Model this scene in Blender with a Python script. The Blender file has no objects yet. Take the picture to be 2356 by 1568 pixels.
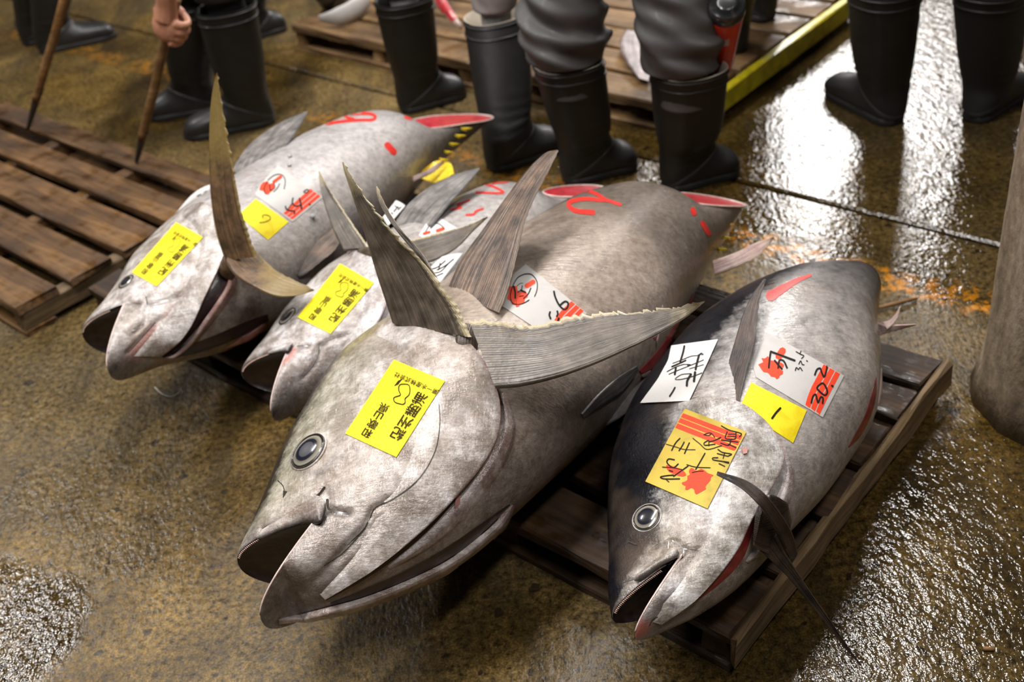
import bpy, bmesh, math, random
import numpy as np
from mathutils import Vector, Matrix
from mathutils.bvhtree import BVHTree
random.seed(7); rng = np.random.default_rng(7)
SC = bpy.context.scene; COL = SC.collection

# ------------------------------------------------------------------ camera
FPX, CX, CY = 2500.0, 1178.0, 784.0
CAM_H, PITCH, ROLL = 1.5, math.radians(36.0), math.radians(8.67)
_f = np.array([0, math.cos(PITCH), -math.sin(PITCH)]); _r0 = np.array([1.0, 0, 0])
_u0 = np.array([0, math.sin(PITCH), math.cos(PITCH)])
CR = math.cos(ROLL) * _r0 - math.sin(ROLL) * _u0
CU = math.sin(ROLL) * _r0 + math.cos(ROLL) * _u0
CF = _f; CC = np.array([0, 0, CAM_H])
cam = bpy.data.cameras.new('camera'); cam_o = bpy.data.objects.new('camera', cam); COL.objects.link(cam_o)
cam_o.matrix_world = Matrix([[CR[i], CU[i], -CF[i], CC[i]] for i in range(3)] + [[0, 0, 0, 1]])
cam.sensor_width = 36.0; cam.lens = FPX * 36.0 / 2356.0
cam.dof.use_dof = True; cam.dof.focus_distance = 1.58; cam.dof.aperture_fstop = 4.0
cam.clip_start = 0.05; cam.clip_end = 100
SC.camera = cam_o
# ------------------------------------------------------------------ light and exposure
W = bpy.data.worlds.new('world'); SC.world = W; W.use_nodes = True
W.node_tree.nodes['Background'].inputs[0].default_value = (0.80, 0.86, 1.0, 1)
W.node_tree.nodes['Background'].inputs[1].default_value = 0.035

def area(name, loc, sx, sy, power, col=(1, .965, .94), target=None, rz=0):
    l = bpy.data.lights.new(name, 'AREA'); l.shape = 'RECTANGLE'; l.size = sx; l.size_y = sy; l.energy = power; l.color = col
    o = bpy.data.objects.new(name, l); COL.objects.link(o); o.location = loc
    if target is not None:
        o.rotation_euler = (Vector(target) - Vector(loc)).to_track_quat('-Z', 'Y').to_euler()
    else:
        o.rotation_euler = (0, 0, rz)
    return o
# strip lamps of the hall, hung in rows under the roof
R45 = math.radians(45)
area('strip_lamp', (-0.5, 3.1, 3.9), 2.6, .35, 100, rz=R45)
area('strip_lamp', (1.35, 4.15, 4.2), 1.1, .30, 95, rz=-R45)
area('strip_lamp', (-3.75, 4.85, 4.2), 1.0, .32, 90, rz=R45)
area('strip_lamp', (-1.4, 1.0, 3.9), 2.4, .30, 115, rz=R45)
area('strip_lamp', (1.2, 0.2, 3.9), 2.4, .30, 55, rz=R45)
area('strip_lamp', (3.6, 10.3, 4.2), 2.0, .8, 300, target=(0.9, 2.7, 0))
SC.cycles.max_bounces = 4; SC.cycles.diffuse_bounces = 2; SC.cycles.glossy_bounces = 2; SC.cycles.transmission_bounces = 3; SC.cycles.caustics_reflective = False; SC.cycles.caustics_refractive = False
SC.view_settings.view_transform = 'Standard'; SC.view_settings.look = 'None'
SC.view_settings.exposure = 0.15; SC.view_settings.gamma = 1.0; SC.view_settings.use_curve_mapping = False

# ------------------------------------------------------------------ helpers
def ray(u, v): return CF + (u - CX) / FPX * CR - (v - CY) / FPX * CU
def un(u, v, z=0.0):
    d = ray(u, v); return CC + d * (z - CC[2]) / d[2]
def P3(pts): return [un(*p) for p in pts]
PD = np.array([1, 1, 0]) / 2 ** .5; QD = np.array([-1, 1, 0]) / 2 ** .5
def PQ(p, q, z=0.0): return PD * p + QD * q + np.array([0, 0, z])

def pchip(xk, yk, x):
    xk = np.asarray(xk, float); yk = np.asarray(yk, float); x = np.asarray(x, float)
    h = np.diff(xk); d = np.diff(yk) / h; m = np.zeros(len(xk))
    for i in range(1, len(xk) - 1):
        if d[i - 1] * d[i] > 0:
            w1 = 2 * h[i] + h[i - 1]; w2 = h[i] + 2 * h[i - 1]; m[i] = (w1 + w2) / (w1 / d[i - 1] + w2 / d[i])
    m[0] = d[0]; m[-1] = d[-1]
    i = np.clip(np.searchsorted(xk, x) - 1, 0, len(h) - 1); t = np.clip((x - xk[i]) / h[i], 0, 1)
    return (1 + 2 * t) * (1 - t) ** 2 * yk[i] + t * (1 - t) ** 2 * h[i] * m[i] + t * t * (3 - 2 * t) * yk[i + 1] + t * t * (t - 1) * h[i] * m[i + 1]

def resample(pts, n, smooth=True):
    p = np.asarray(pts, float)
    if len(p) == 1: return np.repeat(p, n, 0)
    s = np.concatenate([[0], np.cumsum(np.linalg.norm(np.diff(p, axis=0), axis=1))]); s /= s[-1]
    t = np.linspace(0, 1, n)
    if smooth and len(p) > 2:
        m = np.zeros_like(p)
        for i in range(len(p)):
            a = max(i - 1, 0); b = min(i + 1, len(p) - 1); m[i] = (p[b] - p[a]) / (s[b] - s[a] + 1e-9)
        k = np.clip(np.searchsorted(s, t, side='right') - 1, 0, len(p) - 2); h = (s[k + 1] - s[k]); q = ((t - s[k]) / h)[:, None]; h = h[:, None]
        return (1 + 2 * q) * (1 - q) ** 2 * p[k] + q * (1 - q) ** 2 * h * m[k] + q * q * (3 - 2 * q) * p[k + 1] + q * q * (q - 1) * h * m[k + 1]
    return np.stack([np.interp(t, s, p[:, i]) for i in range(p.shape[1])], 1)

def origin_of(o):
    v = np.zeros(3)
    while o is not None:
        v = v + np.array(o.location); o = o.parent
    return v
def mesh_obj(name, verts, faces, mat=None, parent=None, smooth=True, attrs=None, merge=0, origin=None, sharp=0):
    verts = np.asarray(verts, float)
    org = origin_of(parent) if parent is not None else np.zeros(3)
    if parent is None:
        if origin is None:
            origin = verts.mean(0); origin[2] = verts[:, 2].min()
        loc = np.asarray(origin, float)
    else:
        loc = np.zeros(3)
    me = bpy.data.meshes.new(name)
    me.from_pydata([tuple(v) for v in (verts - org - loc)], [], [tuple(f) for f in faces])
    if attrs:
        for k, a in attrs.items():
            at = me.attributes.new(k, 'FLOAT', 'POINT'); at.data.foreach_set('value', np.asarray(a, np.float32))
    bm = bmesh.new(); bm.from_mesh(me)
    if merge: bmesh.ops.remove_doubles(bm, verts=bm.verts, dist=merge)
    bmesh.ops.recalc_face_normals(bm, faces=bm.faces)
    bm.to_mesh(me); bm.free()
    if smooth:
        me.polygons.foreach_set('use_smooth', [True] * len(me.polygons))
        if sharp: me.set_sharp_from_angle(angle=math.radians(sharp))
    if mat is not None:
        for mm in (mat if isinstance(mat, (list, tuple)) else [mat]): me.materials.append(mm)
    o = bpy.data.objects.new(name, me); COL.objects.link(o); o.location = loc
    if parent is not None: o.parent = parent
    return o
def empty(name, loc, label=None, cat=None, group=None):
    o = bpy.data.objects.new(name, None); COL.objects.link(o); o.location = loc; o.empty_display_size = .1
    return tag(o, label, cat, group)
def tag(o, label=None, cat=None, group=None, kind=None):
    if label: o['label'] = label
    if cat: o['category'] = cat
    if group: o['group'] = group
    if kind: o['kind'] = kind
    return o
def grid_faces(n, m, wrap=False, off=0):
    f = []
    for i in range(n - 1):
        for j in range(m if wrap else m - 1):
            k = (j + 1) % m
            f.append((off + i * m + j, off + i * m + k, off + (i + 1) * m + k, off + (i + 1) * m + j))
    return f
def sheet(top, bottom):
    """closed thin solid from two n x m grids of points"""
    n, m = top.shape[:2]; V = np.concatenate([top.reshape(-1, 3), bottom.reshape(-1, 3)]); N = n * m
    F = grid_faces(n, m) + [tuple(reversed(f)) for f in grid_faces(n, m, off=N)]
    rim = [i * m for i in range(n)] + [(n - 1) * m + j for j in range(1, m)] + [i * m + m - 1 for i in range(n - 2, -1, -1)] + [j for j in range(m - 2, 0, -1)]
    for a, b in zip(rim, rim[1:] + rim[:1]): F.append((a, b, b + N, a + N))
    return V, F
def loft(rings, cap=True, wrap=True):
    R = np.asarray(rings, float); n, m = R.shape[:2]; V = R.reshape(-1, 3); F = grid_faces(n, m, wrap)
    if cap: F += [tuple(range(m - 1, -1, -1)), tuple(range((n - 1) * m, n * m))]
    return V, F
def tube(path, rad, m=10, ell=1.0, up=(0, 0, 1)):
    p = np.asarray(path, float); rad = np.broadcast_to(np.asarray(rad, float), (len(p),)); rings = []
    t = np.gradient(p, axis=0); t /= np.linalg.norm(t, axis=1)[:, None] + 1e-12
    ref = np.asarray(up, float)
    if abs(t[0] @ ref) > .9: ref = np.array([1.0, 0, 0])
    for i in range(len(p)):
        a = ref - t[i] * (ref @ t[i]); a /= np.linalg.norm(a); b = np.cross(t[i], a); ref = a
        ph = np.linspace(0, 2 * np.pi, m, endpoint=False)
        rings.append(p[i] + rad[i] * (np.cos(ph)[:, None] * a + ell * np.sin(ph)[:, None] * b))
    return rings
def merge_parts(parts):
    V = []; F = []; k = 0
    for v, f in parts:
        V.append(np.asarray(v)); F += [tuple(i + k for i in g) for g in f]; k += len(v)
    return np.concatenate(V), F
def vnoise(x, seed=0):
    """cheap smooth 1-d noise"""
    x = np.asarray(x, float); r = np.random.default_rng(seed); t = r.uniform(-1, 1, 512); i = np.floor(x).astype(int); f = x - i; f = f * f * (3 - 2 * f)
    return t[i % 512] * (1 - f) + t[(i + 1) % 512] * f

# ------------------------------------------------------------------ materials
class NT:
    def __init__(s, name):
        s.m = bpy.data.materials.new(name); s.m.use_nodes = True; s.t = s.m.node_tree; s.b = s.t.nodes['Principled BSDF']; s._c = {}
    def n(s, typ, **kw):
        o = s.t.nodes.new('ShaderNode' + typ)
        for k, v in kw.items(): setattr(o, k, v)
        return o
    def l(s, a, b): s.t.links.new(a, b)
    def val(s, inp, v):
        if isinstance(v, (int, float)): inp.default_value = (v, v, v, 1) if inp.type == 'RGBA' else v
        elif isinstance(v, (tuple, list)): inp.default_value = tuple(v) + ((1,) if len(v) == 3 and inp.type == 'RGBA' else ())
        else: s.l(v, inp)
    def co(s, scale=(1, 1, 1), kind='Object', rot=(0, 0, 0)):
        k = (scale, kind, rot)
        if k not in s._c:
            tc = s.n('TexCoord'); mp = s.n('Mapping'); s.l(tc.outputs[kind], mp.inputs[0]); mp.inputs['Scale'].default_value = scale; mp.inputs['Rotation'].default_value = rot
            s._c[k] = mp.outputs[0]
        return s._c[k]
    def noise(s, sc, det=4, ro=.55, scale=(1, 1, 1), kind='Object', dist=0, rot=(0, 0, 0)):
        o = s.n('TexNoise'); s.l(s.co(scale, kind, rot), o.inputs['Vector']); o.inputs['Scale'].default_value = sc; o.inputs['Detail'].default_value = det
        o.inputs['Roughness'].default_value = ro; o.inputs['Distortion'].default_value = dist; return o.outputs['Fac']
    def voro(s, sc, scale=(1, 1, 1), feat='F1', rnd=1.0):
        o = s.n('TexVoronoi', feature=feat); s.l(s.co(scale), o.inputs['Vector']); o.inputs['Scale'].default_value = sc; o.inputs['Randomness'].default_value = rnd; return o.outputs['Distance']
    def attr(s, name): return s.n('Attribute', attribute_name=name).outputs['Fac']
    def rnd(s): return s.n('ObjectInfo').outputs['Random']
    def math(s, op, a, b=0.0, clamp=False):
        o = s.n('Math', operation=op, use_clamp=clamp); s.val(o.inputs[0], a); s.val(o.inputs[1], b); return o.outputs[0]
    def ramp(s, fac, stops, interp='LINEAR'):
        o = s.n('ValToRGB'); o.color_ramp.interpolation = interp; e = o.color_ramp.elements
        while len(e) < len(stops): e.new(.5)
        for el, (p, c) in zip(e, stops):
            el.position = p; el.color = (c, c, c, 1) if isinstance(c, (int, float)) else tuple(c) + (1,)
        s.val(o.inputs[0], fac); return o.outputs[0]
    def mix(s, fac, a, b, mode='MIX'):
        o = s.n('Mix', data_type='RGBA', blend_type=mode); s.val(o.inputs[0], fac); s.val(o.inputs[6], a); s.val(o.inputs[7], b); return o.outputs[2]
    def bump(s, h, strength=.2, dist=.01, prev=None):
        o = s.n('Bump'); o.inputs['Strength'].default_value = strength; o.inputs['Distance'].default_value = dist; s.val(o.inputs['Height'], h)
        if prev is not None: s.l(prev, o.inputs['Normal'])
        return o.outputs[0]
    def out(s, col=None, rough=None, bump=None, metal=None, coat=None, coat_r=None, spec=None, sss=None):
        i = s.b.inputs
        if col is not None: s.val(i['Base Color'], col)
        if rough is not None: s.val(i['Roughness'], rough)
        if metal is not None: s.val(i['Metallic'], metal)
        if coat is not None: s.val(i['Coat Weight'], coat)
        if coat_r is not None: s.val(i['Coat Roughness'], coat_r)
        if spec is not None: s.val(i['Specular IOR Level'], spec)
        if bump is not None:
            s.l(bump, i['Normal']); s.l(bump, i['Coat Normal'])
        return s.m
def plain(name, col, rough=.5, coat=0, noise=.12, sc=40, bump=0, metal=0, spec=.5):
    t = NT(name); n = t.noise(sc, 4); c = t.mix(1.0, col, t.ramp(n, [(.3, 1 - noise), (.7, 1 + noise)]), 'MULTIPLY')
    return t.out(c, rough, t.bump(n, bump, .004) if bump else None, metal, coat, .08, spec)

def m_floor():
    t = NT('wet_concrete')
    big = t.noise(1.1, 2, .6); mid = t.noise(6, 4, .65); fine = t.noise(75, 3, .7); grit = t.noise(260, 1, .65)
    c = t.ramp(mid, [(.3, (.057, .032, .006)), (.5, (.14, .084, .017)), (.72, (.255, .157, .040))])
    c = t.mix(t.ramp(big, [(.40, 0), (.62, .6)]), c, (.125, .092, .042))
    c = t.mix(.95, c, t.ramp(fine, [(.32, .15), (.47, .8), (.68, 1.65)]), 'MULTIPLY')
    c = t.mix(.7, c, t.ramp(grit, [(.35, .45), (.65, 1.45)]), 'MULTIPLY')
    pits = t.ramp(t.noise(24, 2, .5), [(.665, 0), (.70, 1)])
    c = t.mix(t.math('MULTIPLY', pits, .85), c, (.012, .009, .006))
    streak = t.ramp(t.noise(7, 3, .65, scale=(1, .16, 1), rot=(0, 0, .7)), [(.50, 0), (.68, .7)])
    c = t.mix(streak, c, (.035, .024, .010))
    # worn orange guide line painted along the slab
    sx = t.n('SeparateXYZ'); t.l(t.co(), sx.inputs[0])
    pp = t.math('MULTIPLY', t.math('ADD', sx.outputs[0], sx.outputs[1]), .70711)
    band = t.math('SUBTRACT', .055, t.math('ABSOLUTE', t.math('SUBTRACT', pp, 2.115)))
    band = t.math('MULTIPLY', t.math('ADD', band, t.math('MULTIPLY', t.math('SUBTRACT', mid, .5), .16)), 40, True)
    qq = t.math('MULTIPLY', t.math('SUBTRACT', sx.outputs[1], sx.outputs[0]), .70711)
    worn = t.ramp(t.noise(30, 3, .7), [(.47, 0), (.55, 1)]); patch = t.ramp(t.noise(2.4, 2, .5), [(.44, 0), (.52, 1)])
    near = t.math('LESS_THAN', qq, 1.5); keep = t.math('MAXIMUM', t.math('MULTIPLY', near, .95), t.math('MULTIPLY', patch, .35))
    c = t.mix(t.math('MULTIPLY', t.math('MULTIPLY', band, worn), keep), c, (.70, .27, .012)); c0 = c
    pn = t.math('MULTIPLY', t.math('SUBTRACT', t.noise(4, 3, .65), .5), .9)
    def puddle(x, y, r):
        vm = t.n('VectorMath', operation='DISTANCE'); t.l(t.co(), vm.inputs[0]); vm.inputs[1].default_value = (x, y, 0)
        return t.math('MULTIPLY', t.math('SUBTRACT', 1.0, t.math('ADD', t.math('DIVIDE', vm.outputs['Value'], r), pn)), 3.0, True)
    wet = t.math('MULTIPLY', t.ramp(t.noise(1.5, 2, .6), [(.46, 0), (.60, 1)]), .55)
    for x, y, r in ((1.0, 2.75, .75), (.50, 1.12, .42), (.95, 1.25, .45), (-1.12, 1.36, .32), (1.5, 3.4, .8), (1.35, 2.2, .6), (-1.0, 3.9, .5), (.3, 3.0, .35)):
        wet = t.math('MAXIMUM', wet, puddle(x, y, r))
    r = t.mix(wet, t.ramp(fine, [(.3, .42), (.7, .62)]), t.ramp(mid, [(.3, .04), (.7, .13)]))
    c = t.mix(t.math('MULTIPLY', wet, .85), c0, t.mix(1.0, c0, (.36, .35, .34), 'MULTIPLY'))
    ripple = t.noise(38, 2, .62, scale=(1, .5, 1), rot=(0, 0, .5))
    sp = t.noise(105, 2, .6, scale=(1, .6, 1), rot=(0, 0, .5))
    hh = t.math('ADD', t.math('MULTIPLY', ripple, 1.0), t.math('ADD', t.math('MULTIPLY', sp, .54), t.math('MULTIPLY', grit, .12)))
    b2 = t.bump(hh, .8, .0037)
    return t.out(c, r, b2, spec=.5)
def m_wood(name, dark, mid, light, wet=.6):
    t = NT(name)
    g = t.noise(9, 4, .62, scale=(.16, 1.6, 1.6), dist=.6); f = t.noise(60, 3, .6, scale=(.06, 1.4, 1.4)); big = t.noise(3.2, 4, .6)
    c = t.ramp(g, [(.28, dark), (.5, mid), (.74, light)])
    c = t.mix(.7, c, t.ramp(f, [(.3, .5), (.7, 1.35)]), 'MULTIPLY')
    c = t.mix(t.ramp(big, [(.42, 0), (.66, .7)]), c, tuple(x * .45 for x in dark))
    c = t.mix(1.0, c, t.ramp(t.rnd(), [(0, .72), (1, 1.25)]), 'MULTIPLY')
    w = t.ramp(t.noise(14, 4, .65), [(.50, 0), (.66, 1)])
    r = t.mix(w, .66, .24)
    b = t.bump(t.math('ADD', f, t.math('MULTIPLY', t.noise(34, 3), wet)), .45, .006)
    return t.out(c, r, b, coat=t.math('MULTIPLY', w, wet), coat_r=.1)
def m_skin(name, back, mid, belly, bq, headc, head_end=.30, mott=.28, seed=0.0, tail_dark=.55, az=.8, tr=(.72, .97), tint=.25):
    t = NT(name)
    lat = t.attr('lat'); axl = t.attr('axl'); dk = t.attr('dk'); pk = t.attr('pk')
    n1 = t.noise(5 + seed, 3, .6); n2 = t.noise(17 + seed, 4, .68); n3 = t.noise(70, 4, .75); n4 = t.noise(300, 2, .7)
    sc1 = t.noise(34, 3, .7, scale=(1, 7, 3), rot=(0, 0, -az)); sc2 = t.noise(55, 2, .6, scale=(6, 1, 3), rot=(0, 0, -az - .5))
    lp = t.math('ADD', lat, t.math('MULTIPLY', t.math('SUBTRACT', n2, .5), .13)); lp = t.math('ADD', lp, t.math('MULTIPLY', t.math('SUBTRACT', n3, .5), .09))
    c = t.ramp(lp, [(0.0, back), (bq, back), (bq + .05, tuple(.6 * a + .4 * b for a, b in zip(back, mid))), (bq + .13, mid), (.62, mid), (.88, belly)])
    hm = t.ramp(t.math('ADD', axl, t.math('MULTIPLY', t.math('SUBTRACT', n2, .5), .05)), [(head_end - .05, 1), (head_end + .06, 0)])
    hl = t.ramp(lp, [(max(bq - .02, .01), 0), (bq + .07, 1)]); hd = t.math('MULTIPLY', hm, hl)
    # scuffed bone plates of the head: pale patches over brownish grey
    hc = t.mix(t.ramp(n2, [(.40, 0), (.60, 1)]), (headc[0] * .46, headc[1] * .40, headc[2] * .36), headc)
    hc = t.mix(t.ramp(n1, [(.5, 0), (.7, .4)]), hc, (headc[0] * .62, headc[1] * .55, headc[2] * .46))
    hc = t.mix(t.ramp(lp, [(bq + .02, tint), (bq + .24, 0)]), hc, (headc[0] * .62, headc[1] * .66, headc[2] * .46))
    hc = t.mix(t.ramp(lp, [(.66, 0), (.95, .7)]), hc, (headc[0] * .40, headc[1] * .34, headc[2] * .29))
    c = t.mix(t.math('MULTIPLY', hd, .92), c, hc)
    td = t.ramp(t.math('ADD', axl, t.math('MULTIPLY', t.math('SUBTRACT', n3, .5), .03)), [(tr[0], 0), (tr[1], 1)]); c = t.mix(t.math('MULTIPLY', td, tail_dark), c, tuple(b * 1.3 + .012 for b in back))
    c = t.mix(1.0, c, t.ramp(n2, [(.25, 1 - mott), (.5, 1.0), (.75, 1 + mott * .7)]), 'MULTIPLY')
    c = t.mix(.7, c, t.ramp(n3, [(.30, .55), (.5, 1.0), (.70, 1.36)]), 'MULTIPLY')
    c = t.mix(.5, c, t.ramp(sc1, [(.3, .72), (.5, 1.0), (.72, 1.25)]), 'MULTIPLY')
    c = t.mix(t.math('MULTIPLY', t.ramp(sc2, [(.66, 0), (.72, .55)]), hd), c, (.75, .72, .70))
    ck = t.math('ABSOLUTE', t.math('SUBTRACT', t.noise(30, 4, .7, dist=.6), .5)); ck2 = t.math('ABSOLUTE', t.math('SUBTRACT', t.noise(13, 4, .7, dist=1.0), .5))
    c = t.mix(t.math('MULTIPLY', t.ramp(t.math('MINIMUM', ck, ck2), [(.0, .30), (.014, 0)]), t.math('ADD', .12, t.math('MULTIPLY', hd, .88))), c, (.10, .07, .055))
    br = t.ramp(n1, [(.52, 0), (.72, .30)]); c = t.mix(br, c, (.24, .165, .105))
    c = t.mix(pk, c, (.48, .16, .13))
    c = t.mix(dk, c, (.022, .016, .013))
    rr = t.ramp(n2, [(.3, .24), (.7, .44)])
    hh = t.math('ADD', t.math('MULTIPLY', n3, .45), t.math('MULTIPLY', t.math('ADD', n2, sc1), .55))
    hh = t.math('ADD', hh, t.math('MULTIPLY', t.math('ADD', n4, sc2), t.math('ADD', .03, t.math('MULTIPLY', hm, .28))))
    hb = t.n('Bump'); hb.inputs['Distance'].default_value = .0035; hb.inputs['Strength'].default_value = .5; t.l(hh, hb.inputs['Height'])
    cw = t.ramp(lp, [(bq - .02, .10), (bq + .10, .42)]); sw = t.ramp(lp, [(bq - .02, .16), (bq + .10, .32)])
    return t.out(c, rr, hb.outputs[0], metal=.06, coat=cw, coat_r=.07, spec=sw)
def m_fin(name, dark, light, tipc, rays=60, tip0=.72):
    t = NT(name); al = t.attr('al'); ac = t.attr('ac')
    w = t.n('TexWave', wave_type='BANDS', bands_direction='X'); cb = t.n('CombineXYZ'); t.l(ac, cb.inputs[0]); t.val(cb.inputs[1], t.math('MULTIPLY', al, .15)); t.l(cb.outputs[0], w.inputs[0])
    w.inputs['Scale'].default_value = rays / 6.3; w.inputs['Distortion'].default_value = 1.2; w.inputs['Detail'].default_value = 2
    n = t.noise(30, 5, .6); f = t.noise(140, 4, .6)
    c = t.mix(t.ramp(n, [(.35, 0), (.7, 1)]), dark, light)
    st = t.n('TexNoise'); cb2 = t.n('CombineXYZ'); t.val(cb2.inputs[0], t.math('MULTIPLY', ac, 14)); t.val(cb2.inputs[1], t.math('MULTIPLY', al, 1.1)); t.l(cb2.outputs[0], st.inputs['Vector']); st.inputs['Scale'].default_value = 1.6; st.inputs['Detail'].default_value = 5
    c = t.mix(.9, c, t.ramp(st.outputs['Fac'], [(.3, .42), (.5, 1.0), (.7, 1.55)]), 'MULTIPLY')
    c = t.mix(.14, c, t.ramp(w.outputs['Fac'], [(.1, .5), (.55, 1.2)]), 'MULTIPLY')
    tp = t.ramp(t.math('ADD', al, t.math('MULTIPLY', t.math('SUBTRACT', n, .5), .3)), [(tip0, 0), (tip0 + .2, 1)])
    ed = t.ramp(t.math('ADD', ac, t.math('MULTIPLY', t.math('SUBTRACT', f, .5), .12)), [(.90, 0), (.97, .8)])
    c = t.mix(t.math('MAXIMUM', t.math('MULTIPLY', tp, .75), ed), c, tipc)
    b = t.bump(t.math('ADD', t.math('ADD', t.math('MULTIPLY', w.outputs['Fac'], .22), st.outputs['Fac']), t.math('MULTIPLY', f, .5)), .5, .003)
    return t.out(c, t.ramp(f, [(.3, .28), (.7, .5)]), b, coat=.25, coat_r=.15)
def m_eye(name='fish_eye', cen=1.0):
    t = NT(name); r = t.attr('rad'); n = t.noise(60, 4, .6)
    c = t.ramp(t.math('ADD', r, t.math('MULTIPLY', t.math('SUBTRACT', n, .5), .05)), [(.0, (.13 * cen, .125 * cen, .135 * cen)), (.44, (.075 * cen, .074 * cen, .085 * cen)), (.49, (.010, .011, .02)), (.66, (.012, .013, .024)), (.71, (.16, .14, .10)), (.88, (.30, .28, .23)), (.94, (.02, .016, .014)), (1, (.008, .008, .008))])
    return t.out(c, .18, None, coat=1.0, coat_r=.02)
def m_paper(name, col, stain, amt=.5, rough=.6):
    t = NT(name); n = t.noise(22, 5, .6, dist=.5); f = t.noise(160, 3, .6)
    c = t.mix(t.ramp(n, [(.48, 0), (.66, amt)]), col, stain)
    return t.out(c, rough, t.bump(t.math('ADD', n, t.math('MULTIPLY', f, .3)), .25, .003), coat=0.0, spec=.22)
M = {}
M['floor'] = m_floor()
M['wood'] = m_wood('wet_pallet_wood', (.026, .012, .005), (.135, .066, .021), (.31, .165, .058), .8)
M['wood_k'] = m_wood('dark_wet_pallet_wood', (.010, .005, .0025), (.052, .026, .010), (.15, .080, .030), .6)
M['wood_l'] = m_wood('pale_pallet_wood', (.07, .035, .013), (.22, .125, .05), (.36, .23, .105), .25)
M['wood_e'] = m_wood('raw_edge_wood', (.09, .055, .026), (.20, .13, .062), (.32, .22, .12), .2)
M['skinC'] = m_skin('tuna_skin_brown_grey', (.030, .025, .019), (.335, .268, .215), (.36, .295, .245), .215, (.62, .575, .55), .31, .28, 0.0, .62, .8, (.665, .74), .75)
M['skinD'] = m_skin('tuna_skin_black_backed', (.0075, .0075, .010), (.36, .33, .31), (.37, .33, .30), .375, (.60, .57, .57), .34, .36, 1.0, .9, .8, (.66, .98))
M['skinA'] = m_skin('tuna_skin_silver', (.05, .046, .043), (.44, .41, .40), (.44, .40, .37), .19, (.64, .60, .575), .29, .18, 2.0, .85, .8, (.76, .96))
M['skinB'] = m_skin('tuna_skin_dull_silver', (.045, .04, .04), (.40, .37, .35), (.42, .38, .36), .20, (.62, .585, .58), .30, .22, 3.0, .85)
M['fin'] = m_fin('brown_grey_fin', (.055, .042, .030), (.155, .122, .092), (.55, .46, .27), 56, .78)
M['fin_d'] = m_fin('dark_brown_fin', (.04, .028, .021), (.21, .135, .09), (.14, .10, .07), 60, .9)
M['fin_m'] = m_fin('dark_pectoral_fin', (.020, .015, .013), (.10, .062, .045), (.05, .04, .032), 60, .9)
M['fin_k'] = m_fin('black_brown_fin', (.014, .010, .009), (.06, .038, .026), (.09, .06, .045), 40, .9)
M['fin_y'] = m_fin('bronze_fin', (.05, .030, .014), (.17, .095, .045), (.24, .165, .045), 46, .45)
M['fin_g'] = m_fin('silver_grey_fin', (.11, .10, .095), (.30, .28, .26), (.06, .06, .062), 46, .75)
M['fin_p'] = m_fin('pink_grey_fin', (.32, .20, .18), (.52, .38, .33), (.42, .32, .20), 30, .8)
M['fin_q'] = m_fin('mottled_pink_grey_fin', (.10, .075, .072), (.32, .25, .24), (.40, .33, .31), 30, .85)
M['eye'] = m_eye(); M['eye_d'] = m_eye('dark_fish_eye', .25)
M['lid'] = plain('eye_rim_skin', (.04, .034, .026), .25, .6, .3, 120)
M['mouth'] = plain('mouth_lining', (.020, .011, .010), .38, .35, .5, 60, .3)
M['teeth'] = plain('teeth', (.75, .52, .42), .3, .5)
M['meat'] = plain('raw_red_meat', (.50, .028, .040), .35, .5, .35, 60, .3)
M['meat_d'] = plain('dark_red_flesh', (.20, .022, .022), .35, .5, .45, 60, .3)
M['pinkflesh'] = plain('pink_flesh', (.55, .25, .22), .35, .5, .3, 50, .3)
M['paleflesh'] = plain('pale_flesh_edge', (.62, .47, .42), .35, .4, .22, 70, .2)
M['gill'] = plain('dark_gill_flesh', (.035, .012, .010), .42, .3, .5, 50, .3)  # red-brown flesh, with the shade of deep openings put into the colour
M['finlet'] = plain('yellow_finlet', (.72, .52, .02), .4, .3, .25, 90)
M['finlet_d'] = plain('dark_finlet_base', (.02, .018, .015), .4, .3)
M['lab_y'] = m_paper('bright_yellow_paper', (.88, .74, .022), (.80, .58, .0), .45)
M['lab_y2'] = m_paper('wet_yellow_paper', (.82, .68, .02), (.66, .47, .0), .9)
M['lab_g'] = m_paper('gold_paper', (.62, .45, .075), (.42, .33, .06), .8)
M['lab_w'] = m_paper('white_paper', (.68, .66, .63), (.60, .575, .545), .6)
M['lab_w2'] = m_paper('thin_wet_white_paper', (.52, .50, .475), (.45, .43, .405), .6)
M['ink'] = plain('black_ink', (.014, .012, .010), .7, 0, .1, spec=.15)
M['ink_b'] = plain('brown_black_print', (.030, .020, .008), .7, 0, .1, spec=.12)
M['red'] = plain('red_print', (.80, .065, .025), .6, 0, .1, spec=.2)
M['paint'] = plain('red_fish_paint', (.68, .035, .025), .4, .3, .2, 90)
M['rubber'] = plain('black_rubber', (.0095, .0085, .0075), .55, .04, .25, 30, .1)
M['rubber_t'] = plain('grey_black_rubber', (.016, .0145, .014), .48, .08, .2, 30, .1)
M['sole'] = plain('boot_sole', (.012, .011, .010), .6)
M['lining'] = plain('cream_boot_lining', (.55, .48, .38), .8)
M['cloth_d'] = plain('dark_grey_waterproof', (.070, .066, .063), .62, .03, .2, 14, .15)
M['cloth_l'] = plain('light_grey_trousers', (.34, .32, .31), .8, 0, .15, 20)
M['cloth_k'] = plain('black_cloth', (.010, .009, .009), .75)
M['skin'] = plain('hand_skin', (.56, .26, .16), .45, 0, .12, 40)
M['pole'] = m_wood('hook_handle_wood', (.12, .055, .016), (.26, .135, .045), (.36, .20, .075), .25)
M['iron'] = plain('dark_hook_tip', (.03, .022, .018), .4, 0, .3, 60)
M['yellow'] = plain('worn_yellow_paint', (.55, .46, .01), .4, .2, .35, 25)
M['cup'] = plain('red_tumbler', (.72, .045, .012), .3, .3)
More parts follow.
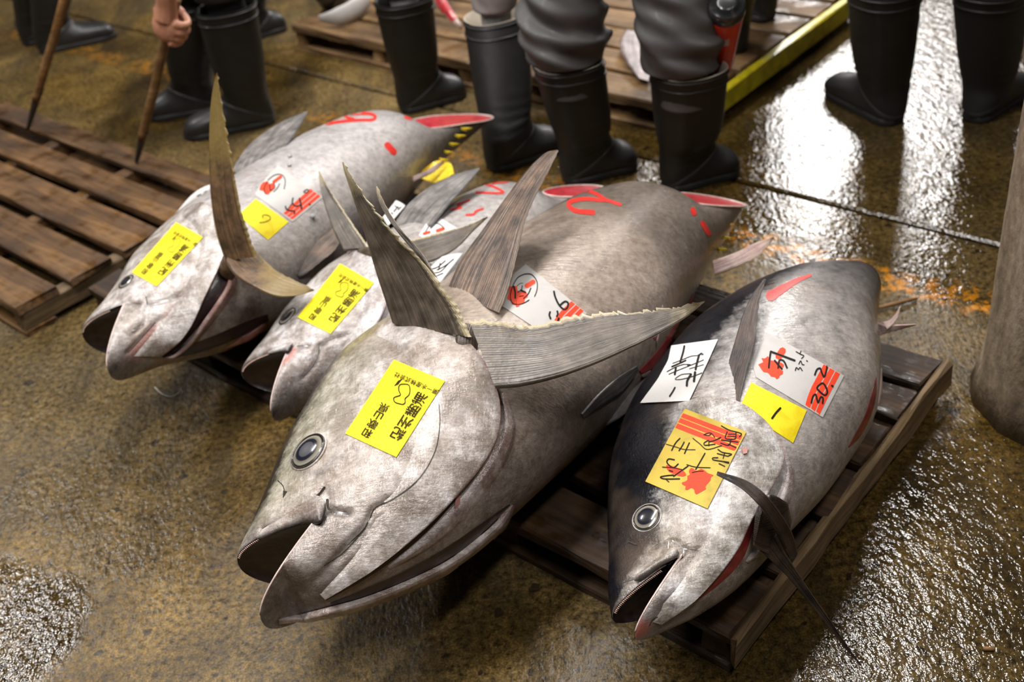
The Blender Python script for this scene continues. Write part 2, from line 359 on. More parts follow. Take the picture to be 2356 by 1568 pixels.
M['cup_k'] = plain('black_lid', (.015, .015, .015), .25, .6)
M['grey'] = plain('grey_tag', (.45, .43, .40), .5)
M['conc'] = None
def m_col():
    t = NT('rough_column'); n = t.noise(9, 6, .65, scale=(1, 1, .35)); f = t.noise(60, 4, .65, scale=(1, 1, .5))
    c = t.ramp(n, [(.3, (.11, .08, .052)), (.5, (.27, .205, .14)), (.7, (.40, .32, .235))]); c = t.mix(.7, c, t.ramp(f, [(.3, .55), (.7, 1.35)]), 'MULTIPLY')
    return t.out(c, .6, t.bump(f, .5, .008))
M['conc'] = m_col()

# ------------------------------------------------------------------ floor, column
def floor():
    base = mesh_obj('floor', [(-14, -6, -.05), (14, -6, -.05), (14, 26, -.05), (-14, 26, -.05)], [(0, 1, 2, 3)], M['sole'], None, False, origin=(0, 0, 0))
    tag(base, 'wet olive brown concrete floor of the market hall', None, None, 'structure')
    def slab(p0, p1, q0, q1):
        c = [PQ(p0, q0), PQ(p1, q0), PQ(p1, q1), PQ(p0, q1)]; b = .006
        c2 = [PQ(p0 + b, q0 + b), PQ(p1 - b, q0 + b), PQ(p1 - b, q1 - b), PQ(p0 + b, q1 - b)]
        V = [x + np.array([0, 0, -.05]) for x in c] + [x + np.array([0, 0, -b]) for x in c] + c2
        F = [(8, 9, 10, 11)] + [(i, (i + 1) % 4, 4 + (i + 1) % 4, 4 + i) for i in range(4)] + [(4 + i, 4 + (i + 1) % 4, 8 + (i + 1) % 4, 8 + i) for i in range(4)]
        mesh_obj('concrete_slab', V, F, M['floor'], base, False)
    g = .008
    pe = [-4, 2.365, 5.2, 8.4, 14]; qe = [-9, -2.6, 5.9, 12]
    for p0, p1 in zip(pe, pe[1:]):
        for q0, q1 in zip(qe, qe[1:]): slab(p0 + g, p1 - g, q0 + g, q1 - g)
floor()
def column():
    c = np.array([1.085, 1.59, 0]); ph = np.linspace(0, 2 * np.pi, 72, endpoint=False); rings = []
    for z in np.linspace(0, 4.6, 70):
        r = .172 + .004 * vnoise(ph * 6 + z * 3, 3) + .002 * vnoise(ph * 25 + z * 21, 5) + .015 * math.exp(-z / .03)
        rings.append(np.stack([c[0] + r * np.cos(ph), c[1] + r * np.sin(ph), np.full(72, z)], 1))
    tag(mesh_obj('round_column', *loft(rings), M['conc'], None), 'rough grey brown round column at the right edge', 'column')
column()

# ------------------------------------------------------------------ pallets
def box(p0, p1, q0, q1, z0, z1, along='q', jit=.0025, seed=0, seg=14):
    """a plank in P/Q floor axes: uneven edges, chamfered"""
    r = np.random.default_rng(seed); L0, L1, w0, w1 = (q0, q1, p0, p1) if along == 'q' else (p0, p1, q0, q1)
    ch = min(.004, (z1 - z0) * .3); prof = [(w0, z0), (w0, z1 - ch), (w0 + ch, z1), (w1 - ch, z1), (w1, z1 - ch), (w1, z0)]
    rings = []
    ts = np.linspace(0, 1, seg)
    for i, t in enumerate(ts):
        l = L0 + (L1 - L0) * t; j = r.uniform(-jit, jit, (6, 3)); 
        if i in (0, seg - 1): j[:, 0] += r.uniform(-.006, .006, 6)
        ring = [((w + j[k, 1]), l + j[k, 0] * (1.0), z + j[k, 2] * .6) for k, (w, z) in enumerate(prof)]
        rings.append([PQ(a, b, c) if along == 'q' else PQ(b, a, c) for a, b, c in ring])
    return loft(rings)
BOARD_ID = [0]
def plank(parent, name, p0, p1, q0, q1, z0, z1, mat, along='q', jit=.0025):
    BOARD_ID[0] += 1
    V, F = box(p0, p1, q0, q1, z0, z1, along, jit, BOARD_ID[0])
    V = np.asarray(V); c = np.array(PQ((p0 + p1) / 2, (q0 + q1) / 2, (z0 + z1) / 2))
    d = QD if along == 'q' else PD; e = np.array([-d[1], d[0], 0])
    Lc = np.stack([(V - c) @ d, (V - c) @ e, (V - c)[:, 2]], 1)
    me = bpy.data.meshes.new(name); me.from_pydata([tuple(v) for v in Lc], [], F)
    bm = bmesh.new(); bm.from_mesh(me); bmesh.ops.recalc_face_normals(bm, faces=bm.faces); bm.to_mesh(me); bm.free()
    me.materials.append(mat); o = bpy.data.objects.new(name, me); COL.objects.link(o)
    o.location = Vector(c - origin_of(parent)); o.rotation_euler = (0, 0, math.atan2(d[1], d[0])); o.parent = parent
    return o
def pallet(label, p0, p1, q0, q1, top, boards, mat, stringers=3, group=None, edge=None, th=.02, bottom=True, sideboards=()):
    e = empty('wooden_pallet', tuple(PQ((p0 + p1) / 2, (q0 + q1) / 2, 0)), label, 'pallet', group)
    for a, b in boards:
        plank(e, 'board', a, b, q0 + random.uniform(-.006, .006), q1 + random.uniform(-.006, .006), top - th - random.uniform(0, .003), top - random.uniform(0, .004), mat)
    for i in range(stringers):
        q = q0 + .003 + (q1 - q0 - .056) * i / (stringers - 1)
        plank(e, 'stringer', p0 + .01, p1 - .01, q, q + .05, .018, top - th - .004, edge if (edge is not None and i in sideboards) else mat, 'p', .0015)
    if bottom:
        for a, b in ((p0, p0 + .09), (p1 - .09, p1)):
            plank(e, 'bottom_board', a, b, q0, q1, .0, .017, mat)
    return e
TOP = .09
bdA = [(.950, 1.075), (1.105, 1.225), (1.262, 1.375), (1.41, 1.53), (1.562, 1.655), (1.672, 1.768)]
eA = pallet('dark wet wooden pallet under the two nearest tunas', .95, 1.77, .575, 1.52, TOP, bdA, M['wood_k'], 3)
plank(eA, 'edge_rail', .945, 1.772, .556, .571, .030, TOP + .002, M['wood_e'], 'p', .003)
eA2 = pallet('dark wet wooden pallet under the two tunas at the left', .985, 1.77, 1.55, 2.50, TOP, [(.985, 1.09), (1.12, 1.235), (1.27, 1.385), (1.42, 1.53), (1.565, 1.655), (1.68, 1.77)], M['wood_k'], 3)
eB = pallet('empty brown slatted pallet at the left edge of the photo', .82, 1.55, 2.575, 3.95, TOP, [(.822, .945), (.98, 1.106), (1.142, 1.272), (1.304, 1.408), (1.465, 1.552)], M['wood'], 4, edge=M['wood_e'], sideboards=(0,))
eC = pallet('pale plank pallet behind the standing legs', 2.52, 3.62, 1.66, 3.46, .10, [(2.52 + k * .158, 2.52 + k * .158 + .135) for k in range(7)], M['wood_l'], 5, th=.03)
eD = pallet('second plank pallet behind the pale one, at the top of the photo', 3.72, 4.75, 1.66, 3.46, .10, [(3.72 + k * .15, 3.72 + k * .15 + .125) for k in range(7)], M['wood'], 4)
def rail(label, p0, p1, q0, q1, z0, z1):
    V, F = box(p0, p1, q0, q1, z0, z1, 'p', .003, 91, 20); o = mesh_obj('yellow_edge_bar', V, F, M['yellow'], None, False); tag(o, label, 'bar')
rail('yellow painted bar along the right side of the rear pallets', 2.50, 4.75, 1.618, 1.648, .03, .092)
V, F = box(4.05, 4.10, 3.30, 4.30, .0, .10, 'q', .003, 92, 12); tag(mesh_obj('yellow_edge_bar', V, F, M['yellow'], None, False), 'short yellow bar at the top edge left of the rear pallets', 'bar')

def m_droplet():
    t = NT('clear_droplet'); t.b.inputs['Transmission Weight'].default_value = .6; t.b.inputs['IOR'].default_value = 1.31
    return t.out((.9, .92, .93), .12, None, coat=.3)
M['droplet'] = m_droplet()

# ------------------------------------------------------------------ surfaces seen through a pixel
def bvh_of(objs):
    out = []
    dg = None
    for o in objs:
        org = origin_of(o); me = o.data
        vs = [Vector(np.array(v.co) + org) for v in me.vertices]; fs = [tuple(p.vertices) for p in me.polygons]
        out.append(BVHTree.FromPolygons(vs, fs))
    return out
def hit(trees, u, v, guess=None):
    d = Vector(ray(u, v)); d.normalize(); o = Vector(CC); best = None
    for t in trees:
        loc, nor, idx, dist = t.ray_cast(o, d)
        if loc is not None and (best is None or dist < best[2]): best = (np.array(loc), np.array(nor), dist)
    if best is None and guess is not None:
        p = o + d * guess; bd = None
        for t in trees:
            loc, nor, idx, dist = t.find_nearest(p)
            if loc is not None and (bd is None or dist < bd): bd = dist; best = (np.array(loc), np.array(nor), guess)
    if best is None: return None
    loc, nor, dist = best
    if nor @ np.array(d) > 0: nor = -nor
    return loc, nor, dist
def px_grid(A, B, n, m, smooth=False):
    a = resample(A, n, smooth); b = resample(B, n, smooth); t = np.linspace(0, 1, m)[None, :, None]
    return a[:, None, :] * (1 - t) + b[:, None, :] * t
def hits_grid(trees, G):
    n, m = G.shape[:2]; L = np.full((n, m, 3), np.nan); N = np.full((n, m, 3), np.nan); g = None
    ci = n // 2, m // 2
    c = None
    for i in list(range(ci[0], n)) + list(range(ci[0], -1, -1)):
        for j in list(range(ci[1], m)) + list(range(ci[1], -1, -1)):
            h = hit(trees, *G[i, j], guess=g)
            if h is None: continue
            L[i, j], N[i, j] = h[0], h[1]; g = h[2]
    bad = np.isnan(L[..., 0])
    if bad.any():
        good = np.argwhere(~bad)
        for i, j in np.argwhere(bad):
            k = good[np.argmin(((good - [i, j]) ** 2).sum(1))]; L[i, j] = L[k[0], k[1]]; N[i, j] = N[k[0], k[1]]
    return L, N
def decal(name, trees, A, B, n, m, mat, parent=None, off=.001, thick=.0006, smooth=False, offs=None, attrs=None):
    G = px_grid(A, B, n, m, smooth); L, N = hits_grid(trees, G)
    # soften the normals so that the sheet does not kink
    for _ in range(3):
        Np = np.pad(N, ((1, 1), (1, 1), (0, 0)), mode='edge'); N = (Np[:-2, 1:-1] + Np[2:, 1:-1] + Np[1:-1, :-2] + Np[1:-1, 2:] + 2 * N) / 6
    N /= np.linalg.norm(N, axis=2)[..., None] + 1e-9
    o = np.full((n, m), off) if offs is None else offs
    top = L + N * o[..., None]; bot = top - N * thick if np.isscalar(thick) else L - N * .002
    V, F = sheet(top, bot)
    at = None
    if attrs is not None: at = {k: np.concatenate([a.ravel(), a.ravel()]) for k, a in attrs.items()}
    return mesh_obj(name, V, F, mat, parent, True, at, sharp=50)
def ribbon(name, trees, strokes, mat, parent=None, off=.0016, step=4.0, group_mesh=True):
    """ink strokes: list of (points in pixels, width in pixels or (w0, w1)); one mesh"""
    parts = []
    for pts, w in strokes:
        p = np.asarray(pts, float)
        if len(p) > 2: p = resample(p, max(len(p) * 5, 8))
        else: p = resample(p, 6, False)
        w0, w1 = (w if isinstance(w, tuple) else (w, w)); ww = np.linspace(w0, w1, len(p))
        t = np.gradient(p, axis=0); t /= np.linalg.norm(t, axis=1)[:, None] + 1e-9; nn = np.stack([-t[:, 1], t[:, 0]], 1)
        # rounded ends
        p = np.concatenate([[p[0] - t[0] * ww[0] * .35], p, [p[-1] + t[-1] * ww[-1] * .35]]); nn = np.concatenate([nn[:1], nn, nn[-1:]]); ww = np.concatenate([[ww[0] * .5], ww, [ww[-1] * .5]])
        k = 3 if w0 < 14 else 5
        G = p[:, None, :] + nn[:, None, :] * (ww[:, None] * .5)[..., None] * np.linspace(-1, 1, k)[None, :, None]
        L, N = hits_grid(trees, G); top = L + N * off
        parts.append((top.reshape(-1, 3), grid_faces(len(p), k)))
    V, F = merge_parts(parts)
    return mesh_obj(name, V, F, mat, parent, True)
def blob(name, trees, polys, mat, parent=None, off=.0013):
    parts = []
    for poly in polys:
        p = np.asarray(poly, float); p = resample(np.concatenate([p, p[:1]]), len(p) * 3 + 1, False)[:-1]; c = p.mean(0)
        rings = [c + (p - c) * s for s in (.02, .35, .7, 1.0)]
        G = np.stack(rings); L, N = hits_grid(trees, G); V = (L + N * off).reshape(-1, 3)
        parts.append((V, grid_faces(4, len(p), True)))
    V, F = merge_parts(parts); return mesh_obj(name, V, F, mat, parent, True)
def crop(x0, y0, sc):
    def f(pts): return [(x0 + a / sc, y0 + b / sc) for a, b in pts]
    f.sc = sc
    return f
_txt = {}
def glyph(ch):
    if ch not in _txt:
        c = bpy.data.curves.new('glyph', 'FONT'); c.body = ch; c.resolution_u = 2; c.offset = .007; o = bpy.data.objects.new('glyph', c); COL.objects.link(o)
        bpy.context.view_layer.update(); dg = bpy.context.evaluated_depsgraph_get(); me = bpy.data.meshes.new_from_object(o.evaluated_get(dg))
        V = np.array([v.co[:2] for v in me.vertices]); F = [tuple(p.vertices) for p in me.polygons]
        bpy.data.objects.remove(o); bpy.data.curves.remove(c); bpy.data.meshes.remove(me)
        V = V - np.array([.5, .38]); _txt[ch] = (V, F)
    return _txt[ch]
def print_text(name, trees, quad, chars, mat, parent, off=.0014, aspect=1.6):
    """chars: (glyph, u, v, size as a fraction of the label width); quad: TL, TR, BL, BR in reading order"""
    TL, TR, BL, BR = [np.asarray(q, float) for q in quad]; parts = []
    for ch, u, v, s in chars:
        gv, gf = glyph(ch); uu = u + gv[:, 0] * s; vv = v - gv[:, 1] * s / aspect
        p = TL[None] * ((1 - uu) * (1 - vv))[:, None] + TR[None] * (uu * (1 - vv))[:, None] + BL[None] * ((1 - uu) * vv)[:, None] + BR[None] * (uu * vv)[:, None]
        L, N = hits_grid(trees, p[:, None, :]); parts.append(((L + N * off).reshape(-1, 3), gf))
    V, F = merge_parts(parts); return mesh_obj(name, V, F, mat, parent, False)

# ------------------------------------------------------------------ tuna
KN = np.array([0, .04, .1, .2, .32, .45, .6, .75, .88, 1.0])
KWV = np.array([.8, .72, .68, .68, .74, .78, .8, .8, .85, .9])
class Tuna:
    def __init__(s, key, O, ax, bd, bv, mouth, skin, label, slant=1.9, wide=1.0):
        s.key = key; s.O = np.array(O, float); ax = np.array(ax, float); s.L = np.linalg.norm(ax); s.e = ax / s.L; s.d = np.array([-s.e[1], s.e[0], 0])
        s.au, s.bu, s.al, s.bl, s.ac, s.bc = mouth
        kd = KN * s.L; s.kd = np.concatenate([[s.au], kd[kd > s.au + .025]]); s.vd = np.concatenate([[s.bu + .002], np.array(bd)[kd > s.au + .025]])
        s.kv = np.concatenate([[s.al], kd[kd > s.al + .025]]); s.vv = np.concatenate([[s.bl - .002], -np.array(bv)[kd > s.al + .025]])
        s.wide = wide; s.skin = skin
        a = np.linspace(s.ac, s.L, 60); s.wmax = s.w0(a).max()
        s.root = empty('tuna', (s.O[0] + s.e[0] * s.L / 2, s.O[1] + s.e[1] * s.L / 2, TOP), label, 'tuna', 'whole tunas laid out on the pallets')
        s.slant = slant; s.build()
    def D(s, a): return pchip(s.kd, s.vd, np.maximum(a, s.au))
    def Vn(s, a): return pchip(s.kv, s.vv, np.maximum(a, s.al))
    def w0(s, a): return s.wide * pchip(KN * s.L, KWV, a) * (s.D(a) - s.Vn(a)) / 2
    def mid(s, a):
        c = .5 * (s.D(a) + s.Vn(a)); t = np.clip((a - s.ac) / (.30 * s.L), 0, 1); t = t * t * (3 - 2 * t); return s.bc * (1 - t) + c * t
    def world(s, a, b, z):
        a, b, z = np.broadcast_arrays(a, b, z)
        return s.O + a[..., None] * s.e + b[..., None] * s.d + z[..., None] * np.array([0, 0, 1.0])
    def zf(s, z): return np.where(z < 0, z * (s.O[2] - TOP) / s.wmax, z)
    def build(s):
        NQ = 52; E = .94
        q = np.linspace(0, 1, 2 * NQ + 1)
        na = np.concatenate([np.arange(s.ac, s.ac + .40 * s.L, .0042), np.linspace(s.ac + .40 * s.L, s.L, 70)])
        V = []; F = []; AT = {'lat': [], 'axl': [], 'dk': [], 'pk': []}
        def ring(bd, bm, bv, w, qq):
            up = qq <= .5; ang = np.where(up, qq, 1 - qq) * np.pi; c = np.abs(np.cos(ang)) ** E; sn = np.abs(np.sin(ang)) ** E
            return np.where(up, bm + (bd - bm) * c, bm - (bm - bv) * c), w * sn
        def add(rows, faces_off=None, wrap=False):
            k = sum(len(v) for v in V); n = len(rows); m = len(rows[0][0])
            P = np.array([s.world(np.full(m, r[3]) if np.isscalar(r[3]) else r[3], r[0], s.zf(r[1])) for r in rows])
            V.append(P.reshape(-1, 3)); F.extend(grid_faces(n, m, wrap, k))
            AT['lat'] += [x for r in rows for x in r[2]]; AT['axl'] += [x / s.L for r in rows for x in (np.full(m, r[3]) if np.isscalar(r[3]) else r[3])]
            AT['dk'] += [x for r in rows for x in (r[4] if len(r) > 4 else np.zeros(m))]; AT['pk'] += [x for r in rows for x in (r[5] if len(r) > 5 else np.zeros(m))]
        # trunk
        rows = []
        for a in na:
            b, z = ring(s.D(a), s.mid(a), s.Vn(a), s.w0(a), q)
            bb = np.concatenate([b, b[-2:0:-1]]); zz = np.concatenate([z, -z[-2:0:-1]]); ql = np.concatenate([q, q[-2:0:-1]])
            # the tail is cut off at a slant
            t = np.clip((a - (s.L - .22)) / .22, 0, 1); aa = a + t * t * (-(zz) * s.slant - .03)
            rows.append((bb, zz, ql, aa))
        add(rows, wrap=True)
        wc = float(s.w0(np.array([s.ac]))[0])
        # upper jaw and snout
        qs = np.linspace(0, .5, NQ + 1); rows = []; s.rim_u = []
        S = np.linspace(0, 1, 30) ** 1.35
        for t in S:
            a = s.au + (s.ac - s.au) * t; bm = s.bu + (s.bc - s.bu) * (t ** 1.08); w = wc * t ** .46
            bd = float(s.D(a)); b, z = ring(max(bd, bm + .001), bm, bm - .01, w, qs)
            bb = np.concatenate([b[::-1], b[1:]]); zz = np.concatenate([z[::-1], -z[1:]]); ql = np.concatenate([qs[::-1], qs[1:]])
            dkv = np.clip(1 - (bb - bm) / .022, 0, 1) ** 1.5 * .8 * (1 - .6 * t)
            rows.append((bb, zz, ql, a, dkv)); s.rim_u.append((a, bm, w))
        add(rows)
        # lower jaw
        qs = np.linspace(.5, 1, NQ + 1); rows = []; s.rim_l = []
        for t in S:
            a = s.al + (s.ac - s.al) * t; bm = s.bl + (s.bc - s.bl) * (t ** .92); w = wc * t ** .44
            bv = float(s.Vn(a)); b, z = ring(bm + .01, bm, min(bv, bm - .001), w, qs)
            bb = np.concatenate([b, b[-2::-1]]); zz = np.concatenate([z, -z[-2::-1]]); ql = np.concatenate([qs, qs[-2::-1]])
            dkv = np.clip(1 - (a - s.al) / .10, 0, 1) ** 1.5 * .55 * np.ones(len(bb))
            rows.append((bb, zz, ql, a, dkv)); s.rim_l.append((a, bm, w))
        add(rows)
        Vx = np.concatenate(V); s.AT = AT
        s.body = mesh_obj('body', Vx, F, s.skin, s.root, True, AT, merge=2e-5)
        s.bvh0 = bvh_of([s.body])
        # lining of the mouth
        def lining(name, rim, sg, dep):
            R = np.array(rim); m = 15; tt = np.linspace(1, -1, m); rows = []
            for a, b, w in R:
                room = (float(s.D(a)) - b) if sg > 0 else (b - float(s.Vn(a))); rec = min(dep * min(1, w / wc), .35 * max(room, 0)) * (1 - tt ** 4)
                rows.append(s.world(np.full(m, a), b + sg * rec - sg * .0005, s.zf(w * .985 * tt)))
            P = np.array(rows); Vv, Ff = P.reshape(-1, 3), grid_faces(len(R), m)
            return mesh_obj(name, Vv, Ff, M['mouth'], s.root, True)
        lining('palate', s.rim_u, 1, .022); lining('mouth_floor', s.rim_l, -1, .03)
        # teeth along the rim of the upper jaw
        R = np.array(s.rim_u)[2:-7]; path = [s.world(np.array(a), np.array(b), np.array(z)) for a, b, z in [(r[0], r[1] - .001, s.zf(np.array(r[2] * .965))) for r in R]]
        path = resample(path[::-1], 34, False); parts = []
        for i, p in enumerate(path):
            h = .0042; r = .0013; dn = -s.d * h
            ring0 = np.array([p + r * (math.cos(k) * s.e + math.sin(k) * np.array([0, 0, 1.0])) for k in (0, 2.1, 4.2)])
            parts.append((np.concatenate([ring0, [p + dn]]), [(0, 1, 2), (0, 1, 3), (1, 2, 3), (2, 0, 3)]))
        tag(mesh_obj('teeth', *merge_parts(parts), M['teeth'], s.root, False), None, None, None, 'stuff')
        # pale lip along the lower jaw
        R = np.array(s.rim_l)[1:]; lip = [s.world(np.array(a), np.array(b), s.zf(np.array(w * .985))) for a, b, w in R]
        mesh_obj('lip', *loft(tube(lip, np.linspace(.0012, .0022, len(lip)), 6)), M['paleflesh'], s.root)
        # the cut at the tail
        a = np.full(4 * NQ, s.L); b, z = ring(s.D(s.L), s.mid(s.L), s.Vn(s.L), s.w0(np.array([s.L]))[0], q)
        bb = np.concatenate([b, b[-2:0:-1]]); zz = np.concatenate([z, -z[-2:0:-1]]); aa = s.L - zz * s.slant - .03
        c = np.array([bb.mean(), 0, s.L - .03]); rings = []
        for k, push in ((1.0, .0), (1.03 if s.slant > 0 else .99, .004), (.9, .003), (.5, -.004), (.02, -.006)):
            rings.append(s.world(c[2] + (aa - c[2]) * k + push, c[0] + (bb - c[0]) * k, s.zf(zz * k)))
        ct = mesh_obj('tail_cut', *loft(rings, cap=False), M['meat' if s.slant > 0 else 'gill'], s.root)
        if s.slant > 0: mesh_obj('skin_edge', *loft(np.array(tube(np.concatenate([rings[1], rings[1][:1]]), .0025, 6)), cap=False), M['paleflesh'], ct)
    def groove(s, lines, depth=.003, width=.004, trees=None, objs=None):
        """press creases, given as pixel lines, into body (and gill cover)"""
        allp = []
        for pts, dep, wid in lines:
            p = resample(pts, max(10, len(pts) * 8)); L, N = hits_grid(s.bvh0, p[:, None, :]); allp.append((L[:, 0], N[:, 0].mean(0), dep, wid))
        for o in objs or [s.body]:
            me = o.data; org = origin_of(o); n = len(me.vertices); co = np.zeros(n * 3); me.vertices.foreach_get('co', co); co = co.reshape(-1, 3) + org
            no = np.zeros(n * 3); me.vertices.foreach_get('normal', no); no = no.reshape(-1, 3)
            for L, nm, dep, wid in allp:
                lo = L.min(0) - .03; hi = L.max(0) + .03; idx = np.where(((co > lo) & (co < hi)).all(1))[0]
                if not len(idx): continue
                seg = np.diff(L, axis=0); dist = np.full(len(idx), 9.0)
                for i in range(len(seg)):
                    v = co[idx] - L[i]; t = np.clip((v @ seg[i]) / (seg[i] @ seg[i] + 1e-12), 0, 1); dist = np.minimum(dist, np.linalg.norm(v - t[:, None] * seg[i], axis=1))
                co[idx] -= no[idx] * (dep * np.exp(-(dist / wid) ** 2))[:, None]
            me.vertices.foreach_set('co', (co - org).ravel()); me.update()
    def stain(s, px, r, attr='dk', amt=1.0, obj=None):
        """colour of its own at a place on the skin (dark lips, bruises)"""
        o = obj or s.body; me = o.data; org = origin_of(o); n = len(me.vertices); co = np.zeros(n * 3); me.vertices.foreach_get('co', co); co = co.reshape(-1, 3) + org
        a = np.zeros(n, np.float32); me.attributes[attr].data.foreach_get('value', a)
        P = resample(px, max(2, len(px) * 6)) if len(px) > 1 else np.array(px, float); L, N = hits_grid(s.bvh0, P[:, None, :]); L = L[:, 0]
        d = np.min(np.linalg.norm(co[:, None, :] - L[None], axis=2), axis=1); a = np.maximum(a, amt * np.exp(-(d / r) ** 2)); me.attributes[attr].data.foreach_set('value', a.astype(np.float32))
    def tip_color(s, p, r, attr, amt):
        me = s.body.data; org = origin_of(s.body); n = len(me.vertices); co = np.zeros(n * 3); me.vertices.foreach_get('co', co); d = np.linalg.norm(co.reshape(-1, 3) + org - np.asarray(p), axis=1)
        a = np.zeros(n, np.float32); me.attributes[attr].data.foreach_get('value', a); w = np.exp(-(d / r) ** 4)
        me.attributes[attr].data.foreach_set('value', np.maximum(a, amt * w).astype(np.float32))
        if attr == 'pk':
            me.attributes['dk'].data.foreach_get('value', a); me.attributes['dk'].data.foreach_set('value', (a * (1 - w)).astype(np.float32))
    def gill_cover(s, front, rear, lift=.012, nm=(60, 34), name='gill_cover'):
        n, m = nm; t = np.linspace(0, 1, m)[None]; prof = np.interp(t, [0, .12, .3, .8, .97, 1], [-.0025, .0005, .35 * lift, .85 * lift, lift, lift * .93])
        ends = np.interp(np.linspace(0, 1, n), [0, .1, .88, 1], [.15, 1, 1, .3])[:, None]
        G = px_grid(front, rear, n, m, True); L, N = hits_grid(s.bvh0, G)
        for _ in range(4):
            Np = np.pad(N, ((1, 1), (1, 1), (0, 0)), mode='edge'); N = (Np[:-2, 1:-1] + Np[2:, 1:-1] + Np[1:-1, :-2] + Np[1:-1, 2:] + 2 * N) / 6
        N /= np.linalg.norm(N, axis=2)[..., None] + 1e-9
        top = L + N * (np.where(prof > 0, prof * ends, prof))[..., None]; bot = top - N * .0045
        V, F = sheet(top, bot); a = ((L - s.O) @ s.e) / s.L; lat = np.full((n, m), .45)
        pkv = np.clip((t - .965) / .03, 0, 1) * .35 * np.ones((n, 1))
        at = {'lat': lat, 'axl': np.minimum(a, .2), 'dk': np.zeros((n, m)), 'pk': pkv}; at = {k: np.concatenate([x.ravel(), x.ravel()]) for k, x in at.items()}
        s.gill = mesh_obj(name, V, F, s.skin, s.root, True, at, sharp=55); s.bvh1 = bvh_of([s.body, s.gill]); return s.gill
    def skin_patch(s, name, A, B, lift, nm=(30, 16), prof=None, mat=None, thick=.004, pk=0.0, trees=None):
        n, m = nm; t = np.linspace(0, 1, m); pr = np.interp(t, *(prof or ([0, .15, .85, 1], [0, 1, 1, 0]))) * lift
        tt = np.linspace(0, 1, n); en = np.interp(tt, [0, .08, .92, 1], [.2, 1, 1, .2])
        offs = np.maximum(en[:, None] * pr[None, :], -.004)
        at = {'lat': np.full((n, m), .5), 'axl': np.full((n, m), .2), 'dk': np.zeros((n, m)), 'pk': np.full((n, m), pk)}
        return decal(name, trees or s.bvh0, A, B, n, m, mat or s.skin, s.root, 0, thick, True, offs, at)
    def eye(s, px, rpx, squash=1.0, sink=.55):
        loc, nor, dist = hit(s.bvh0, *px); R = rpx * dist / FPX * 1.04; nor = np.array(nor)
        ph = np.linspace(0, 2 * np.pi, 40, endpoint=False); a = s.e - nor * (s.e @ nor); a /= np.linalg.norm(a); b = np.cross(nor, a)
        def disc(r, h): return loc + nor * h + r * R * (np.cos(ph)[:, None] * a + squash * np.sin(ph)[:, None] * b)
        rr = [1.0, .95, .86, .74, .62, .5, .36, .2, .03]; rings = [disc(r, R * (.30 * math.sqrt(max(0, 1 - (r * .92) ** 2)) - .06)) for r in rr]
        V, F = loft(rings); rad = np.repeat(rr, 40)
        e = mesh_obj('eye', V, F, M['eye' if s.key == 'C' else 'eye_d'], s.root, True, {'rad': rad})
        circ = np.concatenate([disc(1.03, R * .06), disc(1.03, R * .06)[:2]]); lid = np.array(tube(circ, R * .05, 8)); V, F = loft(lid, cap=False)
        mesh_obj('eye_rim', V, F, M['lid'], e)
        circ = np.concatenate([disc(1.11, -R * .02), disc(1.11, -R * .02)[:2]]); V, F = loft(np.array(tube(circ, R * .07, 8)), cap=False)
        n = len(V); mesh_obj('eyelid', V, F, s.skin, e, True, {'lat': np.full(n, .5), 'axl': np.full(n, .1), 'dk': np.zeros(n), 'pk': np.zeros(n)})
        return e

def fin(name, lead, trail, mat, parent=None, n=40, m=26, thick=.006, jag=0.0, seed=1, ridge=.0008, rays=16, curl=0.0, up=None):
    """a rayed fin between two 3-d edges, root first"""
    A = resample(lead, n); B = resample(trail, n); t = np.linspace(0, 1, m)[None, :, None]
    G = A[:, None] * (1 - t) + B[:, None] * t
    du = np.gradient(G, axis=0); dv = np.gradient(G, axis=1); N = np.cross(du, dv); ln = np.linalg.norm(N, axis=2)[..., None]; N = N / (ln + 1e-9)
    N = N.mean((0, 1))[None, None] * np.ones_like(G); N /= np.linalg.norm(N, axis=2)[..., None]
    if N[0, 0, 2] < 0: N = -N
    tt = np.linspace(0, 1, m)[None]; ss = np.linspace(0, 1, n)[:, None]
    if jag:
        sw = np.linspace(0, 13, n) + .8 * vnoise(np.linspace(0, 20, n), seed); j = jag * (1.6 * (1 - (sw % 1.0)) ** 2 * (.4 + .6 * np.abs(vnoise(np.floor(sw), seed + 4))) * np.linspace(.5, 1.3, n) - .5 + .5 * vnoise(np.linspace(0, 90, n), seed + 1))[:, None] * np.clip((tt - .72) / .28, 0, 1) ** 2
        G = G + (B - A)[:, None] / (np.linalg.norm(B - A, axis=1)[:, None, None] + 1e-6) * j[..., None]
    n0 = n; h = thick * (1 - .75 * ss) * (np.clip(1 - tt, 0, 1) ** .6 * .9 + .1) * np.interp(tt, [0, .06, 1], [.35, 1, 1])
    rd = ridge * .8 * (np.sin(tt * rays * 2 * np.pi + 6 * vnoise(tt * 7, seed) + 2 * vnoise(ss * 3, seed)) * (.5 + .5 * vnoise(tt * 6, seed + 2))) * (1 - .6 * ss)
    bend = curl * (ss ** 2) * np.linalg.norm(A[-1] - A[0])
    top = G + N * (h / 2 + rd + bend)[..., None]; bot = G - N * (h / 2 - rd - bend)[..., None]
    V, F = sheet(top, bot); al = (ss * np.ones_like(tt)).ravel(); ac = (tt * np.ones_like(ss)).ravel()
    return mesh_obj(name, V, F, mat, parent, True, {'al': np.concatenate([al, al]), 'ac': np.concatenate([ac, ac])}, sharp=70)
def zpath(pts, z0, z1, pw=1.0):
    n = len(pts); p = np.asarray(pts, float); s = np.concatenate([[0], np.cumsum(np.linalg.norm(np.diff(p, axis=0), axis=1))]); s = s / s[-1]
    return [un(u, v, z0 + (z1 - z0) * t ** pw) for (u, v), t in zip(pts, s)]

